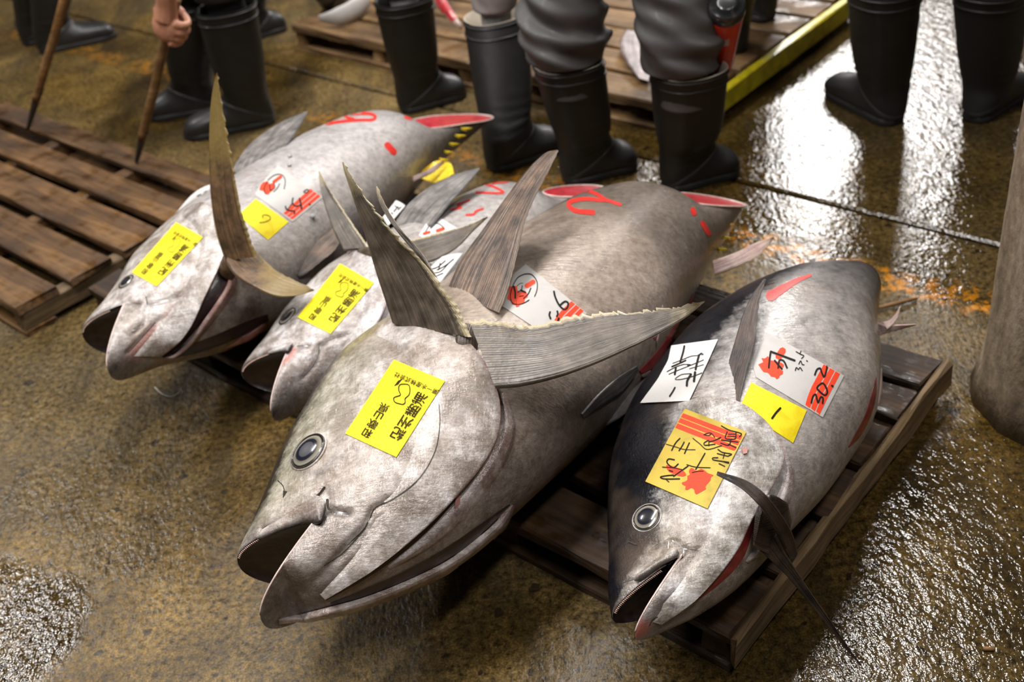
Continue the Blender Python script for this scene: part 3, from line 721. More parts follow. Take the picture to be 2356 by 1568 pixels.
TC = Tuna('C', (-.45, 1.153, .28), (.955, .951, 0), [.033, .072, .123, .201, .251, .237, .237, .228, .165, .075], [.008, .108, .150, .192, .201, .202, .189, .138, .092, .050],
          (.019, .052, -.031, -.066, .118, -.058), M['skinC'], 'largest tuna in the middle, mouth gaping, lying nearest the camera', 2.0)
TD = Tuna('D', (.095, 1.019, .23), (.616, .745, 0), [.006, .045, .078, .137, .191, .217, .220, .198, .150, .062], [.025, .055, .088, .117, .133, .151, .156, .122, .073, .045],
          (.003, .017, -.009, -.027, .111, -.042), M['skinD'], 'black backed tuna on the right with a gold label on its head', -.6)
TA = Tuna('A', (-.857, 1.904, .26), (.800, .871, 0), [.0, .080, .110, .173, .197, .203, .215, .205, .135, .072], [.096, .105, .138, .177, .185, .160, .130, .090, .062, .045],
          (.008, .065, -.041, -.096, .077, -.026), M['skinA'], 'leftmost silver tuna with wide open gill and belly slit', 3.2)
TB = Tuna('B', (-.513, 1.717, .22), (.745, .631, 0), [.019, .080, .114, .157, .178, .172, .160, .150, .095, .045], [.035, .078, .095, .137, .165, .165, .148, .120, .072, .04],
          (.015, .073, -.022, -.084, .088, -.017), M['skinB'], 'smallest looking tuna squeezed between the leftmost and the largest one', 2.6)

def on(t, pts, offs):
    """points resting on a fish: pixel positions lifted off its skin"""
    out = []
    for (u, v), o in zip(pts, np.interp(np.linspace(0, 1, len(pts)), np.linspace(0, 1, len(offs)), offs)):
        h = hit(t, u, v, 1.6); out.append(h[0] + h[1] * o)
    return out

def lip_plate(t, A, B, off=(.004, .007), mat=None, dkw=.85):
    """upper jaw bone: a leaf shaped plate hanging over the corner of the mouth"""
    A3 = on(t.bvh0, A, off); B3 = []
    for (u, v), a in zip(B, A3): dA = (a - CC) @ CF; h = hit(t.bvh0, u, v); dB = (h[0] - CC) @ CF if h is not None else dA; B3.append(CC + ray(u, v) * (min(dA, dB if dB < dA + .012 else dA) - .007))
    n = 40; a = resample(A3, n); b = resample(B3, n); m = 16; ph = np.linspace(0, 2 * np.pi, m, endpoint=False); rings = []; dk = []
    for i in range(n):
        v = (b[i] - a[i]) / 2; c = (a[i] + b[i]) / 2; tn = a[min(i + 1, n - 1)] - a[max(i - 1, 0)]; nn = np.cross(tn, v); nn /= np.linalg.norm(nn) + 1e-9
        en = min(1, 1.2 * math.sqrt(max(0.0, min(i / 6, (n - 1 - i) / 5)))); en = max(en, .08)
        rings.append(c + np.cos(ph)[:, None] * v * en + np.sin(ph)[:, None] * nn * .0055 * en); dk += list(dkw * np.clip(np.cos(ph) * 1.2, 0, 1) ** 1.3 + .12)
    V, F = loft(rings); k = len(V)
    return mesh_obj('upper_lip_plate', V, F, mat or t.skin, t.root, True, {'lat': np.full(k, .5), 'axl': np.full(k, .1), 'dk': np.array(dk), 'pk': np.zeros(k)})

# ------------------------------------------------------------------ the largest tuna
TC.groove([([(604, 1214), (640, 1198), (690, 1168), (725, 1146), (746, 1122)], .009, .005), ([(752, 1140), (756, 1172), (775, 1176), (802, 1182)], .010, .0055),
           ([(852, 1188), (862, 1168), (900, 1150), (960, 1105), (1000, 1040), (1012, 975)], .005, .005), ([(640, 1105), (652, 1118), (655, 1130)], .002, .004),
           ([(770, 1290), (800, 1250), (835, 1215), (850, 1190)], .004, .006), ([(700, 1360), (790, 1275), (870, 1200)], .004, .008), ([(795, 870), (830, 930), (835, 1000), (800, 1060), (760, 1100)], .002, .008), ([(955, 900), (1000, 880), (1060, 905)], .002, .006)])
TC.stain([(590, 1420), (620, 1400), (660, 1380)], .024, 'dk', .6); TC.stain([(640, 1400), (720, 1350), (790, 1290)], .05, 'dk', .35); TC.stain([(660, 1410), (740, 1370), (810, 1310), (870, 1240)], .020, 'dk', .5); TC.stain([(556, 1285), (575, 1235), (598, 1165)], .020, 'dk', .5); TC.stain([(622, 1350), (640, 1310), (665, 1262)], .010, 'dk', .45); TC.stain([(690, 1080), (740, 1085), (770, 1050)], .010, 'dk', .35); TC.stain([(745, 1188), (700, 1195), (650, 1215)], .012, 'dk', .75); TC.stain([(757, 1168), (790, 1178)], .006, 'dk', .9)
TC.gill_cover([(862, 772), (905, 800), (935, 850), (950, 920), (940, 1000), (915, 1080), (885, 1150), (850, 1220), (800, 1290), (735, 1365)],
              [(872, 748), (930, 735), (990, 748), (1050, 778), (1100, 825), (1130, 885), (1143, 945), (1132, 1010), (1095, 1075), (1050, 1128), (985, 1195), (905, 1262), (826, 1318), (748, 1374)], .016)
TC.eye((710, 1038), 42, 1.0); TC.stain([(1245, 515), (1290, 485)], .03, 'dk', .35)
# plate of the upper jaw, nostril, gill slit, shoulder band and belly flap
lip_plate(TC, [(592, 1228), (640, 1200), (690, 1170), (728, 1146), (748, 1136)], [(590, 1248), (648, 1222), (698, 1206), (735, 1204), (756, 1182)])
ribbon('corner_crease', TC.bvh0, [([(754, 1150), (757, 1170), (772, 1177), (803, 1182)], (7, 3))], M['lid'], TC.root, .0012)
decal('nostril', TC.bvh0, [(652, 1128), (651, 1145)], [(661, 1130), (652, 1145)], 6, 4, M['lid'], TC.root, .0006)
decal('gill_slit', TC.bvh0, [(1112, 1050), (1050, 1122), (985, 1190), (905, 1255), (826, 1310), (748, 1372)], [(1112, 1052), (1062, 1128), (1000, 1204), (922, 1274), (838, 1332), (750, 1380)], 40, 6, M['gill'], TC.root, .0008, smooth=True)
TC.skin_patch('shoulder_band', [(1152, 905), (1150, 985), (1125, 1050), (1085, 1110), (1040, 1165), (970, 1235), (890, 1300)], [(1172, 900), (1196, 985), (1178, 1060), (1140, 1120), (1095, 1180), (1020, 1250), (900, 1312)], .006, (50, 16), ([0, .25, .6, 1], [-.2, 1, .6, -.6]), pk=.10)
decal('belly_slit', TC.bvh0, [(1172, 1158), (1100, 1208), (1020, 1262), (930, 1312), (820, 1362), (760, 1386)], [(1173, 1160), (1112, 1220), (1035, 1280), (940, 1330), (830, 1372), (762, 1388)], 44, 6, M['gill'], TC.root, .0012, smooth=True)
TC.skin_patch('belly_flap', [(1178, 1160), (1114, 1222), (1036, 1282), (942, 1330), (835, 1372), (740, 1398), (640, 1424)], [(1186, 1166), (1150, 1222), (1060, 1296), (955, 1348), (840, 1392), (740, 1416), (640, 1436)], .012, (50, 12), ([0, .12, .7, 1], [.8, 1, .9, .4]), pk=.10, thick=.008)
def flap(name, up, lo, mat, parent, t=.010, n=50):
    A = resample(up, n); B = resample(lo, n); C = (A + B) / 2; rings = []
    for i in range(n):
        v = (B[i] - A[i]) / 2; w = np.array([0, 0, 1.0]); tn = resample(C, n)[min(i + 1, n - 1)] - resample(C, n)[max(i - 1, 0)]; nn = np.cross(tn, v); nn /= np.linalg.norm(nn) + 1e-9
        ph = np.linspace(0, 2 * np.pi, 12, endpoint=False); th = t * math.sin(math.pi * min(max(i / (n - 1), .03), .97)) ** .5
        rings.append(C[i] + np.cos(ph)[:, None] * v + np.sin(ph)[:, None] * nn * th)
    V, F = loft(rings); k = len(V); return mesh_obj(name, V, F, mat, parent, True, {'lat': np.full(k, .8), 'axl': np.full(k, .25), 'dk': np.zeros(k), 'pk': np.full(k, .12)})
ribbon('pink_shred', TC.bvh0, [([(1052, 1140), (1050, 1165), (1054, 1190)], (10, 14))], M['pinkflesh'], TC.root, .003)
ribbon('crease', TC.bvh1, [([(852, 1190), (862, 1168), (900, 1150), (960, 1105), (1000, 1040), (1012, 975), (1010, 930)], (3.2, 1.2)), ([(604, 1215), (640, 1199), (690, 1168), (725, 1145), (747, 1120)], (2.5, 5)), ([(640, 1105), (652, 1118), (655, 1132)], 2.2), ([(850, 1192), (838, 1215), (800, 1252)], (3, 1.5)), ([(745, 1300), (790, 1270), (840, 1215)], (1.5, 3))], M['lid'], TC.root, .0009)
# fins of the largest tuna
fin('pectoral_fin', zpath([(1028, 672), (1060, 600), (1110, 530), (1160, 460), (1210, 395), (1255, 352), (1283, 345)], .43, .60), zpath([(1150, 720), (1172, 660), (1190, 590), (1205, 520), (1228, 460), (1262, 395), (1285, 347)], .455, .605), M['fin_d'], TC.root, 60, 44, .010, .002, 5, .0011, 17)
fin('pelvic_fin', on(TC.bvh0, [(1335, 950), (1372, 905), (1415, 866), (1455, 838)], [.003, .006, .010]), on(TC.bvh0, [(1340, 960), (1385, 926), (1428, 893), (1458, 850)], [.003, .006, .010]), M['fin_g'], TC.root, 30, 16, .004, .001, 8, .0008, 8)
fin('pelvic_fin', zpath([(1365, 972), (1405, 938), (1450, 900), (1486, 868)], .225, .24), zpath([(1372, 992), (1420, 965), (1462, 930), (1490, 884)], .20, .225), M['fin_g'], TC.root, 30, 16, .005, .001, 9, .0008, 8)
decal('belly_cut', TC.bvh0, [(1596, 678), (1570, 722), (1540, 768), (1505, 815), (1470, 852)], [(1600, 682), (1590, 730), (1560, 785), (1520, 835), (1474, 858)], 30, 8, M['meat'], TC.root, .0015, smooth=True)
decal('belly_cut_edge', TC.bvh0, [(1598, 690), (1584, 738), (1555, 790), (1516, 838), (1474, 860)], [(1602, 692), (1600, 745), (1572, 800), (1528, 850), (1476, 866)], 30, 6, M['paleflesh'], TC.root, .003, smooth=True)
fin('anal_fin', zpath([(1640, 600), (1690, 582), (1735, 560), (1780, 545)], .27, .30), zpath([(1645, 634), (1700, 612), (1745, 588), (1780, 550)], .245, .295), M['fin_p'], TC.root, 30, 16, .014, .001, 10, .0005, 6)
def finlets(t, pts, size, side):
    for i, (u, v, z) in enumerate(pts):
        p = un(u, v, z); d = np.array(side(i)); d /= np.linalg.norm(d); k = np.cross(d, [0, 0, 1.0]); k /= np.linalg.norm(k) + 1e-9; sz = size * (1 - .06 * i)
        prof = [(-.62, 0, .0035), (.62, 0, .0035), (.75, 1.0, .0008)]; V = []
        for a, b, th in prof:
            c = p + k * a * sz * .55 + d * b * sz
            V += [c + np.array([0, 0, th]), c - np.array([0, 0, th])]
        F = [(0, 2, 4), (1, 5, 3), (0, 4, 5, 1), (2, 3, 5, 4), (0, 1, 3, 2)]
        mesh_obj('finlet', V, F, M['finlet'], t.root, False)
finlets(TC, [(1660, 486, .27), (1662, 515, .26), (1657, 545, .25), (1650, 572, .24)], .026, lambda i: un(1700, 480 + 25 * i, .25) - un(1660, 486 + 25 * i, .26))
ribbon('paint_mark', TC.bvh0, [([(1312, 437), (1347, 438), (1374, 447), (1390, 458), (1397, 461), (1428, 471)], (9, 7)), ([(1390, 461), (1343, 458), (1311, 465), (1309, 474), (1325, 485), (1365, 489)], (8, 12))], M['paint'], TC.root, .0008)
ribbon('paint_mark', TC.bvh0, [([(1593, 481), (1597, 492)], 11), ([(1615, 512), (1631, 538)], 11)], M['paint'], TC.root, .0008)

# ------------------------------------------------------------------ the black backed tuna on the right
z3 = crop(1380, 1100, 1485 / 360.)
TD.groove([(z3([(250, 980), (330, 960), (440, 880), (560, 790), (640, 700), (650, 600)]), .004, .004), (z3([(690, 590), (790, 670), (790, 720), (720, 770), (640, 800)]), .005, .004), (z3([(800, 670), (935, 685)]), .004, .004),
           (z3([(800, 860), (850, 800), (1000, 720), (1100, 640), (1200, 530), (1320, 420)]), .002, .006), (z3([(620, 1200), (760, 1090), (950, 960), (1100, 800)]), .0025, .006), (z3([(270, 600), (350, 630)]), .002, .003)])
TD.stain([(1405, 1420), (1420, 1390)], .012, 'dk', .6); TD.tip_color(TD.world(np.array(TD.al + .004), np.array(TD.bl - .006), np.array(.008)), .020, 'pk', 1.0)
TD.gill_cover([(1560, 940), (1600, 965), (1640, 1010), (1655, 1060), (1650, 1120), (1635, 1190), (1600, 1270), (1560, 1340), (1500, 1430)],
              [(1562, 928), (1630, 922), (1700, 935), (1755, 975), (1785, 1020), (1795, 1050), (1785, 1085), (1755, 1140), (1715, 1205), (1690, 1255), (1650, 1310), (1600, 1362), (1520, 1432)], .014)
TD.eye((1488, 1190), 30, 1.0)
lip_plate(TD, z3([(330, 960), (440, 880), (560, 785), (640, 700), (690, 640)]), z3([(330, 985), (450, 905), (575, 825), (690, 770), (785, 715)]), (.002, .004), None, .55)
decal('gill_slit', TD.bvh0, [(1735, 1180), (1715, 1215), (1690, 1262), (1650, 1317), (1590, 1385)], [(1738, 1184), (1728, 1232), (1708, 1285), (1662, 1336), (1592, 1388)], 36, 8, M['meat_d'], TD.root, .0008, smooth=True)
TD.skin_patch('shoulder_band', [(1796, 1030), (1800, 1100), (1775, 1165), (1745, 1240), (1715, 1290)], [(1812, 1028), (1836, 1115), (1812, 1195), (1775, 1262), (1725, 1298)], .006, (40, 14), ([0, .25, .6, 1], [-.2, 1, .6, -.6]), pk=.15)
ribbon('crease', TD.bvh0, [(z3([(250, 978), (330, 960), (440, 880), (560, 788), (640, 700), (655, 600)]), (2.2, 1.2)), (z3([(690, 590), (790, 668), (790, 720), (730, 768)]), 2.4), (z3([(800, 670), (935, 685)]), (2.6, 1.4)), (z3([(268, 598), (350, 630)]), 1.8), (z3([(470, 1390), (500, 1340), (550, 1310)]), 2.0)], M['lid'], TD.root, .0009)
tdf = [(2024, 850), (2020, 900), (2005, 950), (1980, 990), (1955, 1025)]
decal('belly_slit', TD.bvh0, [(2014, 868), (2003, 912), (1988, 957), (1970, 992), (1952, 1026)], [(2016, 868), (2014, 915), (2000, 962), (1979, 1002), (1953, 1028)], 26, 6, M['meat_d'], TD.root, .001, smooth=True)
flap('belly_flap', zpath([(2014, 835), (2012, 890), (1998, 940), (1976, 985), (1948, 1030)], .22, .22), zpath([(2030, 850), (2026, 905), (2010, 955), (1985, 1000), (1955, 1036)], .19, .2), M['paleflesh'], TD.root, .006)
fin('pectoral_fin', zpath([(1655, 905), (1672, 850), (1690, 790), (1708, 730), (1730, 680), (1758, 642)], .345, .42, .8), zpath([(1700, 925), (1715, 860), (1732, 800), (1742, 740), (1748, 690), (1762, 643)], .365, .425, .8), M['fin_m'], TD.root, 50, 30, .009, .0015, 6, .0009, 14)
fin('anal_fin', zpath([(2008, 735), (2035, 745), (2070, 746), (2108, 745)], .23, .23), zpath([(2018, 775), (2045, 765), (2075, 757), (2108, 748)], .21, .225), M['fin_p'], TD.root, 24, 12, .012, .001, 11, .0003, 4)
fin('anal_fin', zpath([(2030, 742), (2048, 735), (2060, 722), (2070, 704)], .23, .25), zpath([(2042, 758), (2056, 745), (2066, 728), (2072, 706)], .225, .25), M['fin_p'], TD.root, 24, 12, .008, .001, 12, .0003, 4)
fin('ventral_fin', zpath([(1908, 1085), (1930, 1040), (1955, 1000), (1978, 960)], .19, .21), zpath([(1925, 1090), (1950, 1055), (1968, 1020), (1985, 970)], .17, .2), M['fin'], TD.root, 24, 14, .005, .001, 13, .0006, 6)
finlets(TD, [(1998, 655, .23), (2004, 680, .22), (2010, 705, .21)], .018, lambda i: un(2030, 650 + 25 * i, .2) - un(2000, 655 + 25 * i, .22))
ribbon('paint_mark', TD.bvh0, [([(1772, 682), (1805, 662), (1835, 645), (1866, 633)], (24, 5))], M['paint'], TD.root, .0008)
tag(decal('flesh_crumb', TD.bvh1, [(1706, 1034), (1710, 1046)], [(1720, 1032), (1718, 1044)], 5, 5, M['pinkflesh'], None, .004, .003), 'small pink flesh crumb on the black backed tuna', 'fish scrap')

# ------------------------------------------------------------------ the leftmost tuna
z4 = crop(180, 560, 4.9)
TA.groove([(z4([(200, 830), (370, 770), (480, 700), (560, 640)]), .004, .004), (z4([(560, 665), (690, 680)]), .004, .004), (z4([(760, 600), (780, 700), (740, 900), (640, 1010)]), .003, .005),
           (z4([(800, 690), (1000, 640), (1250, 550), (1400, 420)]), .0035, .007), (z4([(920, 850), (700, 1080), (560, 1230)]), .003, .006)])
TA.stain(z4([(380, 1420), (420, 1400)]), .02, 'dk', .7); TA.stain(z4([(880, 1000), (780, 1120), (650, 1230)]), .016, 'pk', .7); TA.stain(z4([(1150, 720), (1000, 860)]), .012, 'pk', .45)
TA.gill_cover([(415, 498), (440, 520), (455, 560), (445, 610), (420, 660), (390, 710), (350, 760), (300, 820)],
              [(430, 482), (468, 480), (505, 502), (524, 545), (518, 590), (495, 640), (468, 690), (440, 740), (410, 775), (370, 815)], .022)
TA.eye((291, 648), 18, 1.0)
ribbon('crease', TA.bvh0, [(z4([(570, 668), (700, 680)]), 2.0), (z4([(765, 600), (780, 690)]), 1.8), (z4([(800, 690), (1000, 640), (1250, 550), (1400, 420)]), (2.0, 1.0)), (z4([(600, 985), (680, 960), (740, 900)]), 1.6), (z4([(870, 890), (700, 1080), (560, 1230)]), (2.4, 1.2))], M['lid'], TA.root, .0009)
decal('shaded_gill_patch', TA.bvh0, [(520, 590), (497, 640), (470, 690), (440, 742), (405, 785), (368, 818)], [(548, 622), (530, 655), (505, 690), (470, 735), (425, 785), (378, 822)], 36, 10, M['gill'], TA.root, .001, smooth=True)  # flat dark red patch on the skin; the open gill's shade is painted in
TA.skin_patch('shoulder_edge', [(525, 626), (520, 655), (495, 695), (462, 738), (420, 790), (375, 822)], [(545, 632), (545, 665), (520, 708), (482, 755), (435, 800), (385, 826)], .016, (34, 12), ([0, .25, .7, 1], [.9, 1, .4, -.2]), pk=.35)
decal('shaded_belly_patch', TA.bvh0, [(395, 812), (440, 792), (500, 768), (560, 742), (615, 722)], [(400, 822), (450, 812), (510, 792), (570, 765), (618, 738)], 34, 10, M['gill'], TA.root, .0012, smooth=True)  # flat patch too: its dark colour carries the shade inside the belly
flap('belly_flap', zpath([(618, 735), (575, 765), (510, 790), (440, 808), (380, 822), (300, 842), (268, 850)], .19, .18), zpath([(622, 740), (580, 778), (515, 802), (445, 820), (385, 832), (305, 850), (266, 857)], .165, .165), M['pinkflesh'], TA.root, .008)
fin('pectoral_fin', zpath([(530, 400), (560, 350), (600, 312), (650, 280), (706, 257)], .37, .40), zpath([(625, 400), (640, 365), (665, 330), (690, 290), (708, 258)], .39, .402), M['fin_g'], TA.root, 44, 24, .010, .001, 7, .0008, 12)
fin('pelvic_fin', zpath([(668, 625), (705, 580), (745, 540), (780, 515)], .27, .30), zpath([(690, 640), (735, 605), (770, 575), (790, 545)], .25, .29), M['fin_d'], TA.root, 30, 18, .007, .002, 14, .0009, 9)
finlets(TA, [(1066, 297, .26), (1052, 313, .26), (1038, 332, .25), (1026, 350, .25), (1014, 367, .25)], .026, lambda i: un(1085, 290 + 17 * i, .24) - un(1060, 297 + 16 * i, .25))
fin('anal_fin', zpath([(975, 392), (1005, 370), (1035, 375), (1045, 400)], .24, .24), zpath([(965, 410), (985, 415), (1000, 420), (1010, 418)], .22, .22), M['finlet'], TA.root, 24, 14, .012, .001, 15, .0005, 5)
fin('anal_fin', zpath([(950, 405), (975, 395), (1000, 380), (1020, 368)], .25, .26), zpath([(952, 418), (975, 408), (1000, 395), (1022, 376)], .24, .25), M['fin_p'], TA.root, 24, 12, .014, .001, 16, .0003, 4)
z6 = crop(480, 220, 3.681)
ribbon('paint_mark', TA.bvh0, [(z6([(1000, 240), (1140, 218), (1300, 207), (1390, 205), (1415, 180), (1380, 158), (1300, 152), (1150, 165), (1180, 188), (1230, 200)]), 7)], M['paint'], TA.root, .0008)
ribbon('paint_mark', TA.bvh0, [(z6([(1670, 178), (1720, 190)]), 11), (z6([(1795, 165), (1835, 178)]), 9)], M['paint'], TA.root, .0008)
ribbon('paint_mark', TA.bvh0, [(z6([(1510, 415), (1570, 480)]), 15)], M['paint'], TA.root, .0008)

# ------------------------------------------------------------------ the tuna between them
z5 = crop(540, 660, 5.06)
TB.groove([(z5([(300, 800), (430, 740), (560, 680), (690, 610)]), .004, .004), (z5([(730, 690), (850, 690)]), .004, .004), (z5([(985, 690), (980, 780), (930, 900), (800, 1060)]), .003, .006), (z5([(1000, 680), (1150, 600), (1300, 560)]), .003, .006)])
TB.stain(z5([(400, 1490), (440, 1460)]), .018, 'dk', .8); TB.stain(z5([(690, 730), (640, 810), (560, 880)]), .006, 'pk', .8)
TB.gill_cover([(800, 600), (830, 640), (835, 690), (815, 740), (790, 790), (760, 840), (720, 890)], [(800, 578), (860, 590), (890, 640), (890, 700), (860, 760), (820, 820), (760, 890)], .014, (40, 20))
TB.eye((662, 728), 23, .9)
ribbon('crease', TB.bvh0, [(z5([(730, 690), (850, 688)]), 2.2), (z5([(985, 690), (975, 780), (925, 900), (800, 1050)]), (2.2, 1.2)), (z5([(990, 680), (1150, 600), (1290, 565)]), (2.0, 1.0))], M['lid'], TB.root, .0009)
lip_plate(TB, z5([(330, 790), (430, 745), (540, 700), (620, 660), (680, 640)]), z5([(340, 815), (440, 775), (540, 765), (620, 760), (690, 690)]), (.003, .005))
fin('pectoral_fin', zpath([(905, 515), (940, 470), (990, 430), (1050, 400), (1102, 387)], .33, .38), zpath([(975, 555), (1000, 515), (1030, 475), (1070, 430), (1104, 388)], .345, .385), M['fin_g'], TB.root, 44, 24, .010, .001, 17, .0008, 12)
z7 = crop(860, 380, 5.226)
ribbon('paint_mark', TB.bvh0, [(z7([(1060, 280), (1200, 250), (1330, 222), (1610, 200)]), 6), (z7([(1330, 228), (1430, 255), (1560, 330), (1230, 330)]), 5)], M['paint'], TB.root, .001)
ribbon('paint_mark', TB.bvh0, [(z7([(1150, 420), (1050, 460), (1010, 475), (1050, 510), (930, 535)]), 4.5), (z7([(1310, 525), (1220, 560), (1210, 590), (1110, 600)]), 5)], M['paint'], TB.root, .001)

# ------------------------------------------------------------------ cut off tail fins tucked into the gills
def cut_tail(label, lobes, stub, mat, extra=None):
    c = np.mean([np.array(p) for p in stub[0]], 0); e = empty('cut_tail_fin', tuple(c), label, 'tail fin', 'tail fins cut off and tucked into the gills')
    for i, (A, B, m, jg, th) in enumerate(lobes):
        fin('tail_lobe', A, B, m, e, 110, 34, th, jg, 20 + i, .0010, 15)
    path, rad = stub
    p = resample(path, 16); r = np.interp(np.linspace(0, 1, 16), np.linspace(0, 1, len(rad)), rad)
    rings = np.array(tube(p, r, 16, .6)); V, F = loft(rings); k = len(V)
    mesh_obj('stub', V, F, mat, e, True, {'al': np.zeros(k), 'ac': np.tile(np.linspace(0, .8, 16), 16)})
    if extra:
        for A, B in extra: fin('split_ray', A, B, M['fin'], e, 40, 12, .004, .002, 33, .0006, 5)
    return e
cut_tail('big frayed tail fin with two wide lobes lying across the largest tuna',
         [(zpath([(905, 742), (888, 690), (868, 630), (850, 570), (830, 505), (808, 440), (793, 395), (788, 372)], .45, .70), zpath([(1085, 775), (1052, 705), (1015, 655), (975, 600), (930, 560), (885, 510), (840, 450), (790, 373)], .47, .70), M['fin'], .006, .012),
          (zpath([(1140, 893), (1200, 887), (1280, 868), (1360, 840), (1440, 805), (1520, 765), (1580, 728), (1620, 694)], .45, .50), zpath([(1078, 735), (1140, 738), (1210, 748), (1290, 735), (1370, 722), (1470, 716), (1560, 706), (1622, 692)], .485, .51), M['fin'], .006, .012)],
         (P3([(1068, 830, .42), (1072, 800, .445), (1076, 770, .46), (1082, 748, .468)]), [.018, .020, .019, .010]), M['fin'],
         [(zpath([(965, 590), (920, 540), (885, 490), (868, 450), (866, 428)], .60, .68), zpath([(1010, 645), (970, 580), (925, 530), (892, 480), (868, 428)], .585, .68))])
cut_tail('bronze tail fin with one lobe standing upright in the leftmost gill',
         [(zpath([(520, 600), (500, 540), (488, 470), (483, 400), (482, 330), (484, 260), (490, 205), (499, 168)], .38, .72), zpath([(590, 590), (570, 530), (552, 470), (540, 400), (527, 330), (515, 260), (505, 205), (501, 168)], .40, .72), M['fin_y'], .003, .012),
          (zpath([(522, 606), (545, 636), (600, 668), (640, 682), (680, 680), (722, 668)], .385, .34), zpath([(530, 490), (572, 556), (610, 600), (645, 628), (685, 648), (722, 666)], .405, .345), M['fin_y'], .003, .011)],
         (P3([(520, 632, .34), (530, 610, .365), (540, 585, .38), (546, 565, .39)]), [.018, .020, .018, .012]), M['fin_y'])
cut_tail('grey brown spotted tail fin half hidden behind the big frayed one',
         [(zpath([(790, 575), (768, 530), (750, 480), (738, 435), (733, 394)], .345, .44), zpath([(850, 570), (822, 530), (795, 490), (765, 445), (735, 394)], .36, .44), M['fin'], .002, .010),
          (zpath([(890, 640), (950, 612), (1000, 598), (1050, 570), (1090, 530), (1122, 500)], .35, .40), zpath([(900, 560), (945, 552), (1000, 538), (1050, 525), (1090, 512), (1122, 498)], .37, .405), M['fin'], .002, .010)],
         (P3([(815, 600, .30), (835, 590, .34), (860, 585, .36), (885, 592, .36)]), [.018, .02, .018, .012]), M['fin'])
T1 = TD.bvh1
r0 = on(T1, [(1762, 1238)], [.030])[0]; r1 = on(T1, [(1790, 1232)], [.026])[0]; rz = float(r0[2])
e = cut_tail('dark slender tail fin poking out of the right gill over the pallet edge',
         [(zpath([(1745, 1262), (1775, 1290), (1808, 1322), (1850, 1372), (1900, 1434), (1945, 1491), (1980, 1531)], rz, .06), zpath([(1786, 1228), (1806, 1268), (1832, 1310), (1867, 1364), (1912, 1428), (1950, 1485), (1983, 1529)], rz + .015, .06), M['fin_k'], .0, .014),
          (on(T1, [(1775, 1270), (1742, 1225), (1718, 1190), (1692, 1160), (1664, 1137)], [.030, .05, .055]), on(T1, [(1790, 1245), (1762, 1207), (1733, 1172), (1705, 1146), (1667, 1131)], [.034, .055, .06]), M['fin_k'], .0, .012)],
         (on(T1, [(1762, 1205), (1764, 1225), (1770, 1245), (1778, 1262)], [.014, .020, .026, .026]), [.010, .014, .014, .010]), M['fin_k'])
fin('tail_keel', on(T1, [(1732, 1185), (1738, 1163), (1755, 1150), (1776, 1156)], [.02, .03]), on(T1, [(1716, 1252), (1745, 1262), (1772, 1245), (1783, 1192)], [.015, .03]), M['fin_k'], e, 24, 14, .012, ridge=.0002)

# ------------------------------------------------------------------ paper labels
def label_sheet(name, lab, trees, A, B, mat, nm=(14, 14), off=.0012, group=None, cat='paper label'):
    o = decal(name, trees, A, B, nm[0], nm[1], mat, None, off, .0007); tag(o, lab, cat, group); return o, bvh_of([o])
def bands(o, trees, A, B, us, mat, across=False):
    for u0, u1 in us:
        a = resample(A, 20, False); b = resample(B, 20, False)
        decal('red_stripe', trees, a * (1 - u0) + b * u0, a * (1 - u1) + b * u1, 16, 4, mat, o, .0004, .0003)
def origin_label(lab, quad, trees):
    TL, TR, BL, BR = quad
    o, tr = label_sheet('paper_label', lab, trees, [TL, BL], [TR, BR], M['lab_y'], (18, 12), .0016, 'yellow printed origin labels')
    ch = [(c, .68, v, .185) for c, v in zip('和歌山県', (.11, .228, .343, .447))] + [(c, .21, v, .245) for c, v in zip('紀州勝浦', (.245, .40, .553, .704))] + [(c, .05 + .107 * i, .85, .105) for i, c in enumerate('第一水産株式会社')]
    print_text('printed_text', tr, quad, ch, M['ink_b'], o, .0015)
    q = [np.asarray(p, float) for p in quad]
    def uv(pts): return [tuple(q[0] * (1 - u) * (1 - v) + q[1] * u * (1 - v) + q[2] * (1 - u) * v + q[3] * u * v) for u, v in pts]
    w = np.linalg.norm(q[1] - q[0]) * .012
    ribbon('map_outline', tr, [(uv([(.42, .57), (.56, .56), (.62, .60), (.55, .66), (.62, .70), (.66, .76), (.60, .79), (.52, .80), (.46, .76), (.42, .70), (.44, .64), (.40, .60), (.42, .57)]), w * 1.3)], M['ink_b'], o, .0012)
    blob('map_arrow', tr, [uv([(.69, .76), (.74, .72), (.73, .80), (.68, .84)])], M['ink_b'], o, .0005)
    return o
origin_label('yellow printed label on the cheek of the largest tuna', [(912, 1052), (795, 998), (1024, 877), (907, 828)], TC.bvh1)
origin_label('yellow printed label on the head of the leftmost tuna', [(361, 659), (304, 627), (468, 546), (406, 512)], TA.bvh1)
origin_label('yellow printed label beside the eye of the squeezed middle tuna', [(761, 768), (685, 730), (861, 651), (783, 607)], TB.bvh1)

